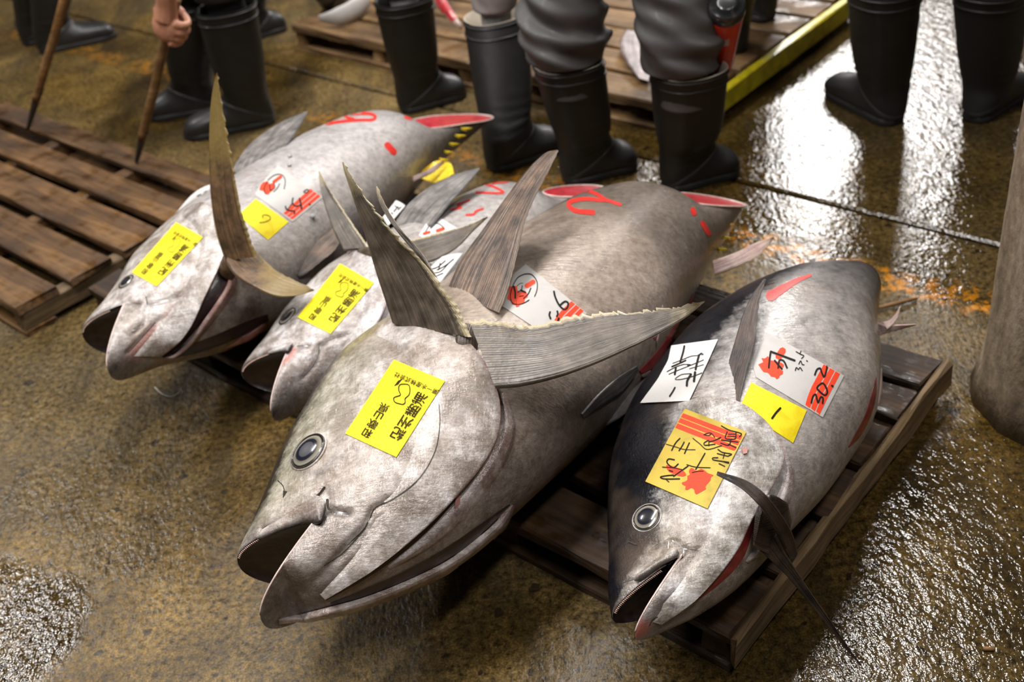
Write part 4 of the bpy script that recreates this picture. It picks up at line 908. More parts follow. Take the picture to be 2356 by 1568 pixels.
def k(c, w): return w / c.sc
g = crop(1470, 930, 6.273)
A = g([(670, 65), (100, 1120)]); B = g([(1550, 400), (990, 1510)])
o, tr = label_sheet('paper_label', 'gold label with red stripes and brushed characters on the right tuna', TD.bvh1, A, B, M['lab_g'], (18, 16), .0022)
for v0, v1 in ((.057, .112), (.124, .18), (.196, .256)):
    a0, b0 = np.array(A), np.array(B); L0 = a0[0] + (a0[1] - a0[0]) * v0; L1 = a0[0] + (a0[1] - a0[0]) * v1; R0 = b0[0] + (b0[1] - b0[0]) * v0; R1 = b0[0] + (b0[1] - b0[0]) * v1
    decal('red_stripe', tr, [L0, L1], [R0, R1], 5, 22, M['red'], o, .0004, .0003)
blob('red_seal', tr, [g([(900, 925), (950, 950), (990, 990), (1080, 1020), (1040, 1050), (1035, 1090), (985, 1150), (960, 1185), (970, 1220), (830, 1300), (805, 1275), (800, 1230), (760, 1200), (700, 1235), (665, 1225), (680, 1180), (620, 1150), (620, 1125), (665, 1115), (700, 1090), (700, 1030), (740, 1015), (720, 970), (730, 935), (760, 915), (790, 925), (820, 960), (860, 950)]),
      g([(395, 880), (430, 870), (600, 930), (670, 980), (685, 1020), (640, 1040), (560, 1030), (430, 970), (395, 920)])], M['red'], o, .0005)
W2 = lambda w: w / 6.273
ribbon('brushed_text', tr, [(g(p), W2(w)) for p, w in [
    ([(595, 490), (530, 560), (475, 665)], 17), ([(655, 545), (620, 610), (580, 670)], 17), ([(730, 555), (690, 640), (660, 710)], 17), ([(395, 575), (520, 610), (650, 650), (815, 655)], 10),
    ([(515, 800), (430, 790), (405, 830), (440, 880), (500, 915), (570, 860)], 18), ([(340, 905), (480, 915), (620, 940)], 12), ([(690, 870), (820, 905), (1030, 915)], 12), ([(955, 705), (890, 820), (820, 940)], 17),
    ([(710, 890), (600, 970), (500, 1040)], 17), ([(500, 1020), (400, 1030), (310, 1050), (360, 1075), (590, 1075)], 17), ([(390, 1080), (435, 1120)], 14), ([(440, 955), (490, 970)], 18), ([(770, 985), (860, 965), (930, 965)], 12),
    ([(780, 490), (880, 570), (980, 650), (1195, 595)], 11), ([(935, 440), (1000, 415), (1050, 420), (1095, 480)], 12), ([(935, 440), (1010, 450), (1050, 420)], 12), ([(1185, 475), (1100, 520), (1020, 540)], 16), ([(1000, 520), (940, 560), (950, 590), (1100, 575)], 14), ([(1010, 520), (1010, 600)], 12),
    ([(1190, 310), (1300, 370), (1480, 425), (1450, 470)], 15), ([(1275, 395), (1250, 490), (1390, 495), (1400, 410)], 15), ([(1290, 430), (1390, 430)], 11), ([(1280, 460), (1390, 465)], 11), ([(1190, 515), (1430, 545)], 15), ([(1330, 510), (1300, 590), (1180, 560)], 16), ([(1290, 575), (1400, 625)], 14),
    ([(1140, 650), (1200, 690), (1340, 720), (1290, 745)], 15), ([(1130, 710), (1290, 750)], 14), ([(1240, 700), (1215, 780)], 13), ([(1140, 770), (1060, 775), (1070, 800), (1300, 835)], 15), ([(1230, 830), (1300, 850)], 15), ([(1155, 855), (1240, 895)], 14)]], M['ink'], o, .0009)

g3 = crop(1690, 750, 5.6); W3 = lambda w: w / 5.6
A = g3([(215, 730), (60, 1060)]); B = g3([(925, 1085), (750, 1505)])
o, tr = label_sheet('paper_label', 'plain bright yellow slip numbered one on the right tuna', TD.bvh0, A, B, M['lab_y2'], (12, 18), .0012)
ribbon('handwritten_number', tr, [(g3([(590, 1055), (535, 1115), (482, 1188)]), W3(28))], M['ink'], o, .0006)
A = g3([(430, 85), (250, 380), (235, 520), (275, 660)]); B = g3([(1405, 640), (1130, 1175)])
o, tr = label_sheet('paper_label', 'white label with red stripes and number 30.2 on the right tuna', TD.bvh0, A, B, M['lab_w2'], (14, 24), .0012)
bands(o, tr, A, B, ((.735, .805), (.818, .88), (.893, .952)), M['red'])
blob('red_seal', tr, [g3([(305, 495), (370, 465), (345, 410), (390, 420), (430, 385), (460, 440), (520, 450), (600, 470), (640, 500), (630, 530), (580, 555), (625, 580), (620, 620), (580, 635), (575, 665), (540, 685), (520, 655), (470, 650), (430, 600), (370, 590)])], M['red'], o, .0005)
ribbon('red_dash', tr, [(g3([(622, 310), (565, 395)]), W3(88))], M['red'], o, .0005)
ribbon('handwritten_number', tr, [(g3(p), W3(w)) for p, w in [([(1030, 630), (1060, 560), (1100, 545), (1120, 600), (1150, 655), (1175, 590), (1190, 510)], 22), ([(1075, 770), (1130, 735), (1175, 790), (1190, 860), (1160, 890), (1100, 850), (1060, 800), (1075, 770)], 22),
    ([(985, 990), (1010, 900), (1040, 880), (1060, 950), (1075, 985), (1110, 910), (1135, 930), (1130, 995)], 22), ([(1248, 765), (1264, 778)], 24), ([(440, 540), (450, 440), (465, 330)], 24), ([(465, 330), (600, 380), (775, 445)], 26), ([(515, 445), (560, 500), (610, 555)], 24), ([(560, 545), (580, 440), (630, 450), (675, 540)], 22),
    ([(790, 330), (850, 365), (890, 385), (860, 420)], 12), ([(855, 320), (840, 360)], 12), ([(825, 490), (850, 450), (870, 495), (895, 500)], 12), ([(780, 575), (795, 535), (820, 560), (840, 535), (870, 575)], 12), ([(925, 445), (937, 455)], 14)]], M['ink'], o, .0009)

g5 = crop(1470, 770, 9.225); W5 = lambda w: w / 9.225
A = g5([(710, 250), (640, 560), (420, 960), (50, 1465)]); B = g5([(1685, 120), (1450, 640), (1075, 1420)])
o, tr = label_sheet('paper_label', 'white slip with brushed characters on the black back of the right tuna', TD.bvh0, A, B, M['lab_w'], (20, 14), .003)
ribbon('brushed_text', tr, [(g5(p), W5(w)) for p, w in [([(970, 240), (940, 380), (880, 580)], 40), ([(1340, 400), (1260, 440), (1120, 455), (930, 530), (720, 610)], 14), ([(1280, 430), (1240, 580), (1205, 740)], 44), ([(1290, 410), (1330, 390), (1370, 420), (1330, 430)], 12),
    ([(1000, 545), (860, 610), (700, 680)], 30), ([(950, 630), (800, 680), (600, 785)], 16), ([(950, 630), (1100, 635), (1030, 650)], 14), ([(1375, 535), (1100, 650), (800, 770), (640, 840)], 14), ([(790, 700), (765, 845)], 42), ([(1375, 635), (1070, 725)], 12),
    ([(1405, 785), (1130, 890), (880, 950), (770, 945), (900, 850), (1100, 825)], 14), ([(1110, 840), (1030, 980), (1020, 1085)], 46), ([(1195, 795), (1170, 990)], 48), ([(770, 1120), (720, 1210), (655, 1310)], 32)]], M['ink'], o, .0009)

g4 = crop(1140, 600, 8.252); W4 = lambda w: w / 8.252
A = g4([(575, 70), (330, 270), (240, 620), (100, 845)]); B = g4([(1735, 1000), (1180, 1560)])
o, tr = label_sheet('paper_label', 'white label with red stripes and 46 on the flank of the largest tuna', TC.bvh0, A, B, M['lab_w2'], (16, 22), .0012)
bands(o, tr, A, B, ((.745, .806), (.82, .88), (.893, .945)), M['red'])
blob('red_seal', tr, [g4([(270, 490), (350, 480), (410, 475), (420, 560), (480, 600), (560, 560), (600, 620), (620, 680), (560, 720), (550, 780), (470, 830), (440, 870), (385, 880), (390, 840), (320, 830), (290, 760), (215, 720), (245, 640)])], M['red'], o, .0005)
ribbon('red_dash', tr, [(g4([(725, 395), (590, 480)]), W4(88))], M['red'], o, .0005)
ribbon('handwritten_number', tr, [(g4(p), W4(w)) for p, w in [([(1108, 580), (1130, 680), (1200, 830), (1300, 925), (1360, 890), (1375, 800), (1320, 772), (1220, 845)], 34), ([(1035, 970), (1020, 1030), (1045, 1100)], 34), ([(1170, 955), (1180, 1010), (1160, 1060)], 34), ([(1200, 1090), (1180, 1170), (1225, 1250)], 40), ([(1310, 1075), (1220, 1160)], 14), ([(1120, 1190), (1190, 1180)], 20),
    ([(640, 745), (520, 810), (400, 830), (310, 790), (285, 650), (320, 510), (380, 380), (450, 300), (580, 250), (690, 265), (770, 360), (795, 450), (780, 580), (740, 680)], 16), ([(350, 490), (375, 600), (375, 710)], 34), ([(510, 475), (490, 550), (420, 600)], 16), ([(480, 560), (570, 605)], 34), ([(670, 520), (620, 630), (530, 720)], 20), ([(455, 680), (540, 665)], 16), ([(410, 480), (470, 430), (520, 428)], 8)]], M['ink'], o, .0009)

g6 = crop(540, 370, 7.841); W6 = lambda w: w / 7.841
A = g6([(790, 85), (560, 320), (360, 610)]); B = g6([(1580, 660), (1040, 1100)])
o, tr = label_sheet('paper_label', 'white label with red stripes and 54 on the leftmost tuna', TA.bvh0, A, B, M['lab_w2'], (14, 20), .0012)
bands(o, tr, A, B, ((.725, .80), (.815, .88), (.897, .96)), M['red'])
blob('red_seal', tr, [g6([(510, 390), (600, 365), (620, 420), (690, 400), (730, 460), (680, 540), (640, 570), (600, 615), (560, 600), (510, 540), (440, 525), (470, 440)])], M['red'], o, .0005)
ribbon('red_dash', tr, [(g6([(835, 285), (700, 385)]), W6(58))], M['red'], o, .0005)
ribbon('handwritten_number', tr, [(g6(p), W6(w)) for p, w in [([(915, 820), (930, 870), (990, 900), (1080, 910), (1070, 950)], 24), ([(1050, 670), (1040, 760), (1100, 820), (1180, 800)], 24), ([(1040, 760), (950, 880)], 16), ([(1165, 680), (1190, 770), (1205, 870)], 30), ([(1240, 560), (1290, 580), (1335, 540), (1300, 520), (1240, 560)], 18), ([(1340, 780), (1360, 795)], 26),
    ([(600, 350), (700, 270), (800, 245), (870, 270), (910, 360), (890, 510)], 14), ([(590, 380), (530, 500), (560, 600)], 18), ([(630, 430), (640, 540)], 22), ([(700, 390), (720, 480), (650, 540)], 18), ([(810, 410), (770, 490), (700, 560)], 14)]], M['ink'], o, .0009)
A = g6([(380, 690), (60, 985)]); B = g6([(970, 1100), (600, 1430)])
o, tr = label_sheet('paper_label', 'plain yellow slip numbered six on the leftmost tuna', TA.bvh0, A, B, M['lab_y2'], (12, 16), .0012)
ribbon('handwritten_number', tr, [(g6([(450, 1115), (560, 1100), (640, 1050), (630, 1000), (560, 975), (505, 985), (510, 1030)]), W6(13))], M['ink_b'], o, .0006)

W7 = lambda w: w / 5.226
A = z7([(770, 615), (620, 720), (540, 850)]); B = z7([(1010, 770), (900, 900), (760, 960)])
o, tr = label_sheet('paper_label', 'white label with red marks on the squeezed middle tuna', TB.bvh0, A, B, M['lab_w'], (12, 12), .0014)
ribbon('brushed_text', tr, [(z7([(620, 805), (680, 720), (760, 700), (830, 740), (842, 770)]), W7(10))], M['ink'], o, .0008)
ribbon('red_dash', tr, [(z7([(840, 762), (760, 790)]), W7(40)), (z7([(670, 805), (600, 825)]), W7(34))], M['red'], o, .0006)
def free_label(lab, corners, mat, strokes, wpx, sag=0.0):
    """a slip that bridges a gap: TL, TR, BR, BL with heights"""
    c = [np.array(un(*p)) for p in corners]; n, m = 10, 10; S, T = np.meshgrid(np.linspace(0, 1, m), np.linspace(0, 1, n))
    G = c[0] * ((1 - S) * (1 - T))[..., None] + c[1] * (S * (1 - T))[..., None] + c[2] * (S * T)[..., None] + c[3] * ((1 - S) * T)[..., None]
    G[..., 2] += sag * np.sin(np.pi * S) * np.sin(np.pi * (.2 + .8 * T)); V, F = sheet(G + [0, 0, .0006], G)
    o = mesh_obj('paper_label', V, F, mat, None); tag(o, lab, 'paper label')
    ribbon('brushed_text', bvh_of([o]), [(p, w) for p, w in strokes], M['ink'], o, .0006); return o
free_label('white slip with thin brush strokes behind the upright fin of the largest tuna', [(1017, 590, .40), (1066, 582, .40), (1012, 652, .415), (978, 625, .405)], M['lab_w'],
           [(z7([(700, 1250), (760, 1230), (790, 1210), (860, 1150)]), 2.2), (z7([(760, 1260), (850, 1215), (960, 1130)]), 2.2), (z7([(690, 1300), (800, 1280), (900, 1180)]), 2.0), (z7([(740, 1340), (830, 1300)]), 2.0), (z7([(800, 1180), (780, 1260)]), 2.5)], 2, .004)
free_label('small white slip with black print poking out beside the grey pectoral fin', [(911, 461, .345), (933, 473, .345), (893, 520, .345), (880, 500, .345)], M['lab_w'],
           [(z7([(290, 500), (240, 560)]), 3), (z7([(330, 500), (290, 540)]), 2.5), (z7([(250, 490), (310, 520)]), 2.5), (z7([(210, 570), (230, 590)]), 3)], 2, .003)
free_label('curled white slip standing over the back of the leftmost tuna', [(428, 462, .34), (486, 424, .36), (482, 450, .345), (400, 496, .32)], M['lab_w'], [([(455, 452), (462, 448)], 5), ([(470, 444), (476, 440)], 5)], 3, .01)

# ------------------------------------------------------------------ beads added for the bright glints of water droplets
def droplet(label, group, pts, trees=None):
    for u, v, r in pts:
        if trees is not None:
            h = hit(trees, u, v, 2.4); p = h[0] + h[1] * r * .5
        else: p = un(u, v, TOP + r * .4)
        bm = bmesh.new(); bmesh.ops.create_icosphere(bm, subdivisions=2, radius=r)
        for w in bm.verts: w.co *= random.uniform(.75, 1.15); w.co.z *= .7
        me = bpy.data.meshes.new('droplet_bead'); bm.to_mesh(me); bm.free(); me.materials.append(M['droplet']); me.polygons.foreach_set('use_smooth', [True] * len(me.polygons))
        o = bpy.data.objects.new('droplet_bead', me); COL.objects.link(o); o.location = p; tag(o, label, 'droplet', group)
droplet('tiny clear bead for a droplet glint right above the white striped label of the leftmost tuna', None, [(668, 361, .006)], TA.bvh0)
droplet('tiny clear bead for a droplet glint at the edge of the white striped label of the leftmost tuna', None, [(666, 382, .005)], TA.bvh0)
droplet('tiny clear bead for a droplet glint below the white striped label of the leftmost tuna', None, [(717, 498, .007)], TA.bvh0)

# ------------------------------------------------------------------ people: boots, trousers, one hand
def boot(parent, heel, toe, top, H=.40, wide=.078, mat='rubber', foot_mat=None, lining=False, size=1.0, tag_label=None):
    """a knee boot: heel and toe on the ground, top = centre of the shaft opening"""
    heel = np.array(heel, float); toe = np.array(toe, float); heel[2] = toe[2] = max(heel[2], 0); d = toe - heel; d[2] = 0; Lf = np.linalg.norm(d); d /= Lf; s = np.array([-d[1], d[0], 0])
    ank = heel + d * .075; top = np.array(top, float); lean = (top - ank) - np.array([0, 0, top[2] - ank[2]]); k = max(Lf / .30, .92); kf = max((Lf - .145) / .152, .5)
    prof = [((.096, H), (-.096, H), wide), ((.096, H * .93), (-.095, H * .93), wide), ((.092, H * .75), (-.092, H * .75), wide * .97), ((.086, H * .55), (-.088, H * .55), wide * .92), ((.078, H * .42), (-.082, H * .40), wide * .86),
            ((.070, .150), (-.078, .115), .070), ((.072, .130), (-.082, .07), .062), ((.079, .116), (-.084, .03), .056), ((.090, .104), (-.074, .008), .053), ((.104, .095), (-.03, .004), .052), ((.125, .087), (.035, .004), .053),
            ((.150, .081), (.095, .004), .055), ((.175, .074), (.140, .004), .055), ((.198, .064), (.175, .004), .050), ((.214, .048), (.200, .006), .039), ((.222, .032), (.218, .012), .021)]
    rings = []; m = 28; ph = np.linspace(0, 2 * np.pi, m, endpoint=False)
    P = resample([np.array([*f, *g, w]) for f, g, w in prof], 64)
    for i, (fx, fz, gx, gz, w) in enumerate(P):
        c = np.array([(fx + gx) / 2, (fz + gz) / 2]); v = np.array([(fx - gx) / 2, (fz - gz) / 2])
        cs = np.sign(np.cos(ph)) * np.abs(np.cos(ph)) ** .85; sn = np.sign(np.sin(ph)) * np.abs(np.sin(ph)) ** .85
        X = c[0] + v[0] * cs; X = np.where(X > .07, .07 + (X - .07) * kf, X); Z = c[1] + v[1] * cs; lz = np.clip((Z - .10) / (H - .10), 0, 1)
        wr = .0025 * math.exp(-((c[1] - .15) / .05) ** 2) * np.sin(c[1] * 240 + 3 * np.cos(ph)) + .0015 * vnoise(ph * 3 + c[1] * 18, int(H * 1000) + i // 9)
        rings.append(ank + X[:, None] * d + ((w + wr) * sn)[:, None] * s * size + Z[:, None] * np.array([0, 0, 1.0]) + lz[:, None] * lean)
    R = np.array(rings); b = empty_part('boot', ank, parent)
    mesh_obj('shaft', *loft(R[:37], cap=False), M[mat], b); mesh_obj('foot', *loft(R[36:]), M[foot_mat or mat], b)
    inner = R[0] + (R[0].mean(0) - R[0]) * .06; deep = R[6] + (R[6].mean(0) - R[6]) * .08
    mesh_obj('lining', *loft([R[0], inner, deep], cap=False), M['lining' if lining else 'sole'], b)
    for r0 in (1, 4):
        t = np.concatenate([R[r0], R[r0][:2]]); mesh_obj('band', *loft(tube(t, .0035, 6), cap=False), M['rubber_t'], b)
    # sole
    n = 18; xs = np.concatenate([np.linspace(-.078, .226, n)]); wv = np.interp(xs, [-.078, -.06, -.02, .04, .12, .17, .205, .226], [.02, .040, .048, .046, .054, .053, .040, .012]); ol = [(x, w) for x, w in zip(xs, wv)] + [(x, -w) for x, w in reversed(list(zip(xs, wv)))]
    rr = []
    for z in (.0, .004, .018, .022):
        g = 1.0 if z in (.004, .018) else .96
        rr.append(np.array([ank + d * (x if x < .07 else .07 + (x - .07) * kf) * g + s * y * g * size + np.array([0, 0, z]) for x, y in ol]))
    mesh_obj('boot_sole', *loft(rr), M['sole'], b)
    return b, R[0].mean(0), lean / max(H, .1)
def empty_part(name, loc, parent):
    o = bpy.data.objects.new(name, None); COL.objects.link(o); o.parent = parent; o.location = Vector(np.array(loc) - origin_of(parent)); o.empty_display_size = .05; return o
def trouser(parent, bottom, knee, hip, mat, r0=.085, r1=.10, puff=.0, seed=1, folds=.006, tuck=.16):
    """cloth leg: the first bit is tucked into the boot, then it billows out in folds"""
    p = resample([bottom, knee, hip], 110); rings = []; m = 56; ph = np.linspace(0, 2 * np.pi, m, endpoint=False); r = np.random.default_rng(seed)
    ws = [(r.uniform(45, 120), r.integers(1, 4), r.uniform(0, 6.28), r.uniform(0, 6.28), r.uniform(.4, 1)) for _ in range(7)]
    for i, c in enumerate(p):
        t = i / 109; rad = np.interp(t, [0, tuck * .85, tuck + .015, tuck + .10, tuck + .26, .6, 1], [r0 * .68, r0 * .68, r0 * (.94 + puff * .5), r0 * (1 + puff), r0 * (1 + puff * .55), r1, r1 * 1.12])
        h = np.linalg.norm(c - p[0]); am = folds * np.interp(t, [0, tuck * .8, tuck + .05, .5, 1], [0, .1, 1, .5, .25])
        w = sum(a * np.sin(f * h + k * ph + 1.3 * np.sin(ph + q2) + q) * (.5 + .5 * np.sin(ph * 1 + q2 + h * 9)) for f, k, q, q2, a in ws) / 2.2
        w = am * (w + .5 * vnoise(ph * 2.5 + h * 30, seed + 3)); rr = rad + w
        rings.append(np.stack([c[0] + rr * np.cos(ph), c[1] + rr * np.sin(ph), c[2] + .5 * w - (.012 * max(0, 1 - abs(t - tuck - .02) / .05) if t > tuck * .8 else 0)], 1))
    return mesh_obj('trouser_leg', *loft(rings, cap=True), M[mat], parent)
def person(label, loc): return empty('person', (loc[0], loc[1], 0), label, 'person')
def g0(u, v): return un(u, v, 0)
# walker in the middle with dark grey waterproof trousers
p4 = person('person in dark grey waterproof trousers tucked into black rubber boots, tumbler in one boot', un(1440, 400, 0))
b, t1, _ = boot(p4, g0(1300, 420), g0(1455, 378), un(1310, 138, .40), .40, .088, 'rubber', 'rubber_t', lining=True)
b2, t2, _ = boot(p4, g0(1530, 436), g0(1662, 398), un(1586, 150, .40), .40, .098, 'rubber', 'rubber_t', lining=True)
hip = (t1 + t2) / 2 + np.array([0.02, .10, .52])
trouser(p4, t1 + [0, 0, -.09], t1 + [0, .01, .14], hip + [-.09, 0, 0], 'cloth_d', .094, .105, .20, 3, .020)
trouser(p4, t2 + [-.012, 0, -.10], t2 + [-.025, .01, .14], hip + [.09, 0, 0], 'cloth_d', .092, .11, .14, 8, .020)
# tumbler standing in the boot
def tumbler(c, top):
    c = np.array(c); ax = np.array(top) - c; L = np.linalg.norm(ax); ax /= L; e = empty('tumbler', tuple(c), 'red travel tumbler with black lid stuck into a rubber boot', 'tumbler')
    def lathe(pr, name, mat):
        path = [c + ax * z for z, r in pr]; return mesh_obj(name, *loft(tube(path, [r for z, r in pr], 28)), M[mat], e)
    lathe([(-.02, .022), (0, .027), (.10, .034), (.19, .042), (.20, .042)], 'cup', 'cup'); lathe([(.20, .0435), (.205, .0445), (.225, .0445), (.23, .040), (.232, .028), (.238, .027), (.24, .02)], 'lid', 'cup_k')
    nrm = CC - (c + ax * .15); nrm -= ax * (nrm @ ax); nrm /= np.linalg.norm(nrm); sd = np.cross(ax, nrm); q = c + ax * .135 + nrm * .0385
    V = []
    for a in (-.5, -.2, .2, .5):
        for z in (-.012, .014): V.append(q + sd * a * .024 + ax * z - nrm * (abs(a) * .004))
    mesh_obj('tag', V, [(0, 2, 3, 1), (2, 4, 5, 3), (4, 6, 7, 5)], M['grey'], e)
bt = un(1662, 122, .40)
tumbler(bt + np.array([0, 0, -.03]), un(1672, 8, .57))
# walker with light grey trousers
p3 = person('person in light grey trousers walking right in tall black rubber boots', un(1050, 300, 0))
b, t1, _ = boot(p3, g0(1128, 392), g0(1290, 335), un(1141, 32, .40), .40, .082, 'rubber', None, lining=True)
b, t2, _ = boot(p3, g0(925, 258), g0(1070, 215), un(930, -8, .40), .40, .082, 'rubber', 'rubber_t')
hip = (t1 + t2) / 2 + np.array([0, .05, .52])
trouser(p3, t1 + [0, 0, -.08], t1 + [0, .01, .15], hip + [.08, 0, 0], 'cloth_l', .066, .085, .1, 12, .004)
trouser(p3, t2 + [0, 0, -.08], t2 + [0, .01, .15], hip + [-.08, 0, 0], 'cloth_l', .066, .085, .1, 13, .004)
# man with the hooked stick
p2 = person('person in black boots whose bare hand rests on a hooked wooden stick', un(500, 290, 0))
b, t1, _ = boot(p2, g0(632, 278), g0(428, 318), un(520, 12, .42), .42, .088, 'rubber', 'rubber_t')
b, t2, _ = boot(p2, g0(505, 248), g0(345, 272), un(430, 5, .42), .42, .085, 'rubber', 'rubber_t')
hip = (t1 + t2) / 2 + np.array([0, .02, .5])
trouser(p2, t1 + [0, 0, -.05], t1 + [0, 0, .15], hip + [.09, 0, 0], 'cloth_k', .092, .10, .1, 22, .005)
trouser(p2, t2 + [0, 0, -.05], t2 + [0, 0, .15], hip + [-.09, 0, 0], 'cloth_k', .092, .10, .1, 23, .005)
st0 = un(314, 372, .093); st1 = un(383, 85, .50); sd = (st1 - st0); sd /= np.linalg.norm(sd)
def stick(label, a, b, r=.0135):
    e = empty('hooked_stick', tuple(a), label, 'stick'); d = (b - a); L = np.linalg.norm(d); p = [a + d * t for t in np.linspace(.16, 1, 30)]
    mesh_obj('handle', *loft(tube(np.array(p) + .002 * np.stack([vnoise(np.linspace(0, 5, 30), 2), vnoise(np.linspace(0, 5, 30), 3), np.zeros(30)], 1), np.interp(np.linspace(.16, 1, 30), [.16, .3, 1], [r * .95, r, r * 1.08]), 14)), M['pole'], e)
    mesh_obj('iron_tip', *loft(tube([a + d * t for t in np.linspace(0.0, .22, 12)], np.interp(np.linspace(0, .22, 12), [0, .16, .22], [r * .45, r * .95, r * 1.08]), 12)), M['iron'], e); return e
stick('hooked wooden stick gripped by the bare hand', st0, st0 + (st1 - st0) * 1.27)
s0 = un(64, 297, .093); s1 = un(150, -5, .55)
stick('hooked wooden stick leaning at the far left edge', s0, s0 + (s1 - s0) * 1.5)
def hand(parent, c, ax, view, sleeve_to):
    """a fist closed round a stick: c on the stick axis, ax up along it, view = direction of the back of the hand"""
    ax = ax / np.linalg.norm(ax); b = view - ax * (view @ ax); b /= np.linalg.norm(b); s = np.cross(ax, b); parts = []
    def T(pts, rad, m=12):
        w = [c + s * x + b * y + ax * z for x, y, z in pts]; n = 14; w = resample(w, n); r = np.interp(np.linspace(0, 1, n), np.linspace(0, 1, len(rad)), rad)
        R = tube(w, r, m); tip = [R[-1].mean(0) + (R[-1] - R[-1].mean(0)) * .55 + (w[-1] - w[-2]) * .6]; parts.append(loft(list(R) + tip))
    def ball(x, y, z, rx, ry, rz):
        n, m = 10, 14; R = []
        for i in range(n):
            t = math.pi * (i + .02) / (n - .96); ph = np.linspace(0, 2 * np.pi, m, endpoint=False)
            R.append(np.array([c + s * (x + rx * math.sin(t) * math.cos(q)) + b * (y + ry * math.sin(t) * math.sin(q)) + ax * (z + rz * math.cos(t)) for q in ph]))
        parts.append(loft(R))
    ball(.006, .030, .012, .042, .022, .050); ball(-.004, .022, .048, .030, .022, .030)
    for i, (z, Ln, r) in enumerate([(.038, 1.0, .0105), (.016, 1.06, .0112), (-.006, 1.0, .0106), (-.027, .88, .0095)]):
        T([(.030, .034, z), (.047 * Ln, .018, z - .003), (.046 * Ln, -.010, z - .006), (.024 * Ln, -.028, z - .006), (.000, -.026, z - .004), (-.012, -.018, z - .002)], [r * 1.15, r * 1.1, r * 1.02, r, r * .95, r * .85])
    T([(-.030, .022, .030), (-.036, .002, .030), (-.026, -.020, .034), (-.004, -.031, .038), (.014, -.032, .036)], [.0150, .0135, .0120, .0115, .0098])
    wr = np.array([-.004, .030, .085]); T([(.000, .028, .035), (-.004, .032, .075), (-.01, .040, .115), (-.016, .05, .17)], [.034, .029, .028, .033])
    V, F = merge_parts(parts); o = mesh_obj('hand', V, F, M['skin'], parent)
    md = o.modifiers.new('r', 'REMESH'); md.mode = 'VOXEL'; md.voxel_size = .0028; sm = o.modifiers.new('s', 'SMOOTH'); sm.iterations = 3; sm.factor = .5
    bpy.context.view_layer.update(); dg = bpy.context.evaluated_depsgraph_get(); me = bpy.data.meshes.new_from_object(o.evaluated_get(dg)); o.modifiers.clear(); o.data = me
    me.polygons.foreach_set('use_smooth', [True] * len(me.polygons))
    if not me.materials: me.materials.append(M['skin'])
    w = c + s * -.016 + b * .05 + ax * .165; mid = (w + sleeve_to) / 2 + np.array([0, 0, -.01])
    mesh_obj('sleeve', *loft(tube(resample([w, mid, sleeve_to], 20), np.linspace(.042, .06, 20) + .003 * vnoise(np.linspace(0, 12, 20), 4), 20)), M['cloth_k'], parent)
hc = un(384, 62, st0[2] + (st1[2] - st0[2]) * 1.075)
hc = st0 + (st1 - st0) * 1.09
hand(p2, hc, sd, np.array([-.35, -.9, .2]), hc + np.array([-.05, .22, .48]))
# two more persons at the edges
p1 = person('person at the top left corner in black boots behind the leaning stick', un(120, 60, 0))
b, t1, _ = boot(p1, g0(95, 122), g0(268, 82), un(122, -110, .40), .40, .085, 'rubber', 'rubber_t'); b, t2, _ = boot(p1, g0(58, 105), g0(150, 75), un(75, -118, .40), .40, .08, 'rubber')
for t, q in ((t1, .08), (t2, -.08)): trouser(p1, t + [0, 0, -.05], t + [0, 0, .15], (t1 + t2) / 2 + [q, 0, .5], 'cloth_k', .075, .09, .1, 31, .004)
p6 = person('person at the right in black boots standing on the shining wet floor', un(2120, 270, 0))
b, t1, _ = boot(p6, g0(2062, 288), g0(1912, 206), un(2035, -30, .42), .42, .088, 'rubber', 'rubber_t'); b, t2, _ = boot(p6, g0(2235, 282), g0(2345, 205), un(2280, -30, .42), .42, .088, 'cloth_k', 'rubber')
for t, q in ((t1, -.09), (t2, .09)): trouser(p6, t + [0, 0, -.05], t + [0, 0, .15], (t1 + t2) / 2 + [q, 0, .5], 'cloth_k', .086, .10, .05, 41, .004)
p5 = person('person hidden behind the tumbler, dark legs on the rear pallet', un(1735, 90, .1))
for heel, toe, top in (((1700, 122), (1640, 80), (1705, -130)), ((1770, 48), (1700, 20), (1765, -190))):
    h = un(*heel, .101); tt = un(*toe, .101); b, t, _ = boot(p5, h, tt, un(*top, .50), .40, .075, 'rubber')
    trouser(p5, t + [0, 0, -.05], t + [0, 0, .15], t + [.03, .05, .5], 'cloth_k', .072, .09, .1, 51, .004)
p7 = person('person mostly hidden behind the stick holder, one grey shoe showing', un(600, 85, 0))
h = g0(545, 100); tt = g0(630, 72); b, t, _ = boot(p7, h, tt, un(565, -90, .30), .30, .07, 'rubber', 'grey_shoe') if 'grey_shoe' in M else boot(p7, h, tt, un(560, -80, .30), .30, .07, 'rubber', 'rubber_t')
trouser(p7, t + [0, 0, -.05], t + [0, 0, .2], t + [0, .05, .6], 'cloth_k', .066, .09, .1, 61, .004)

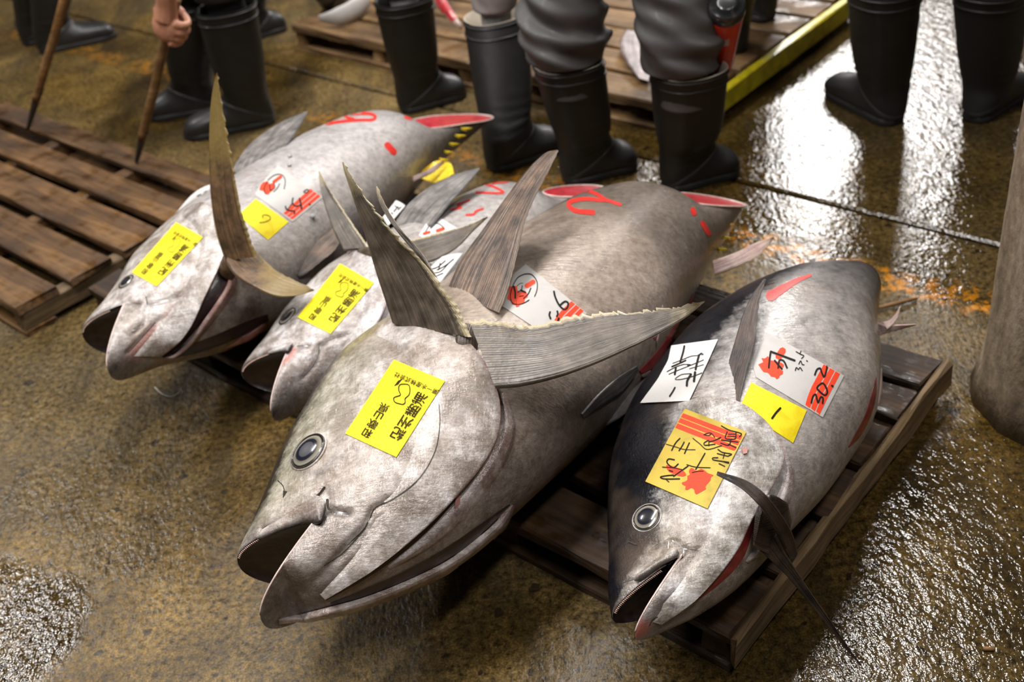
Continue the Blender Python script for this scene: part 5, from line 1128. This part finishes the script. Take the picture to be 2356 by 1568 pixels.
# ------------------------------------------------------------------ fish pieces on the rear pallet
def rear_piece(name, label, path, rad, mat, cat, ell=.55):
    p = resample(path, 24); r = np.interp(np.linspace(0, 1, 24), np.linspace(0, 1, len(rad)), rad); V, F = loft(tube(p, r, 20, ell)); k = len(V)
    o = mesh_obj(name, V, F, mat, None, True, {'lat': np.tile(np.linspace(0, 1, 20), 24), 'axl': np.repeat(np.linspace(.3, .7, 24), 20), 'dk': np.zeros(k), 'pk': np.zeros(k), 'al': np.repeat(np.linspace(0, .8, 24), 20), 'ac': np.tile(np.linspace(0, .8, 20), 24)})
    return tag(o, label, cat)
a = [un(1060, 62, .125), un(1040, 40, .14), un(1015, 5, .175), un(990, -50, .22), un(960, -120, .25)]
e = rear_piece('tuna_carcass', 'pink cut tuna lying on the rear pallet between the boots', a, [.012, .03, .06, .10, .13], M['paleflesh'], 'tuna')
ribbon('red_flesh', bvh_of([e]), [([(1040, 38), (1022, 12), (1005, -25)], 26)], M['meat'], e, .002)
fin_o = fin('cut_fin', zpath([(1440, 70), (1425, 100), (1440, 140), (1470, 180)], .14, .115), zpath([(1478, 78), (1496, 110), (1500, 145), (1492, 186)], .14, .115), M['fin_q'], None, 30, 16, .012, .001, 71, .0006, 7)
tag(fin_o, 'silvery pink fin lying on the rear pallet between two legs', 'fin')
rear_piece('fish_wrap', 'white wrapped fish end at the top edge of the rear pallet', [un(735, 42, .135), un(770, 40, .138), un(810, 25, .14), un(845, 0, .145)], [.012, .034, .040, .03], M['lab_w2'], 'wrapped fish', .4)
e = rear_piece('bucket', 'dark round tub behind the white wrapped fish end', [un(770, 12, .104) + [0, 0, .0], un(770, 12, .104) + [0, 0, .01], un(770, 12, .104) + [0, 0, .10], un(770, 12, .104) + [0, 0, .105]], [.055, .07, .078, .07], M['cup_k'], 'tub', 1.0)
# splinter on the floor
V, F = loft(tube([un(2018, 708, .008), un(2060, 698, .01), un(2110, 686, .006)], [.004, .005, .003], 8)); tag(mesh_obj('wood_splinter', V, F, M['pole'], None), 'thin orange brown wood splinter on the floor by the right pallet', 'splinter')

V, F = loft(tube(resample([un(356, 890, .003), un(372, 905, .003), un(395, 912, .004), (un(415, 902, .005))], 20), .0012, 6)); tag(mesh_obj('plastic_thread', V, F, M['lab_w'], None), 'thin pale curl of plastic thread on the bare floor', 'thread')
V, F = loft(tube([un(2262, 1491, .004), un(2288, 1492, .004)], .0035, 8)); tag(mesh_obj('match_stick', V, F, M['pole'], None), 'tiny pale wood bit on the floor near the bottom right corner', 'wood bit')
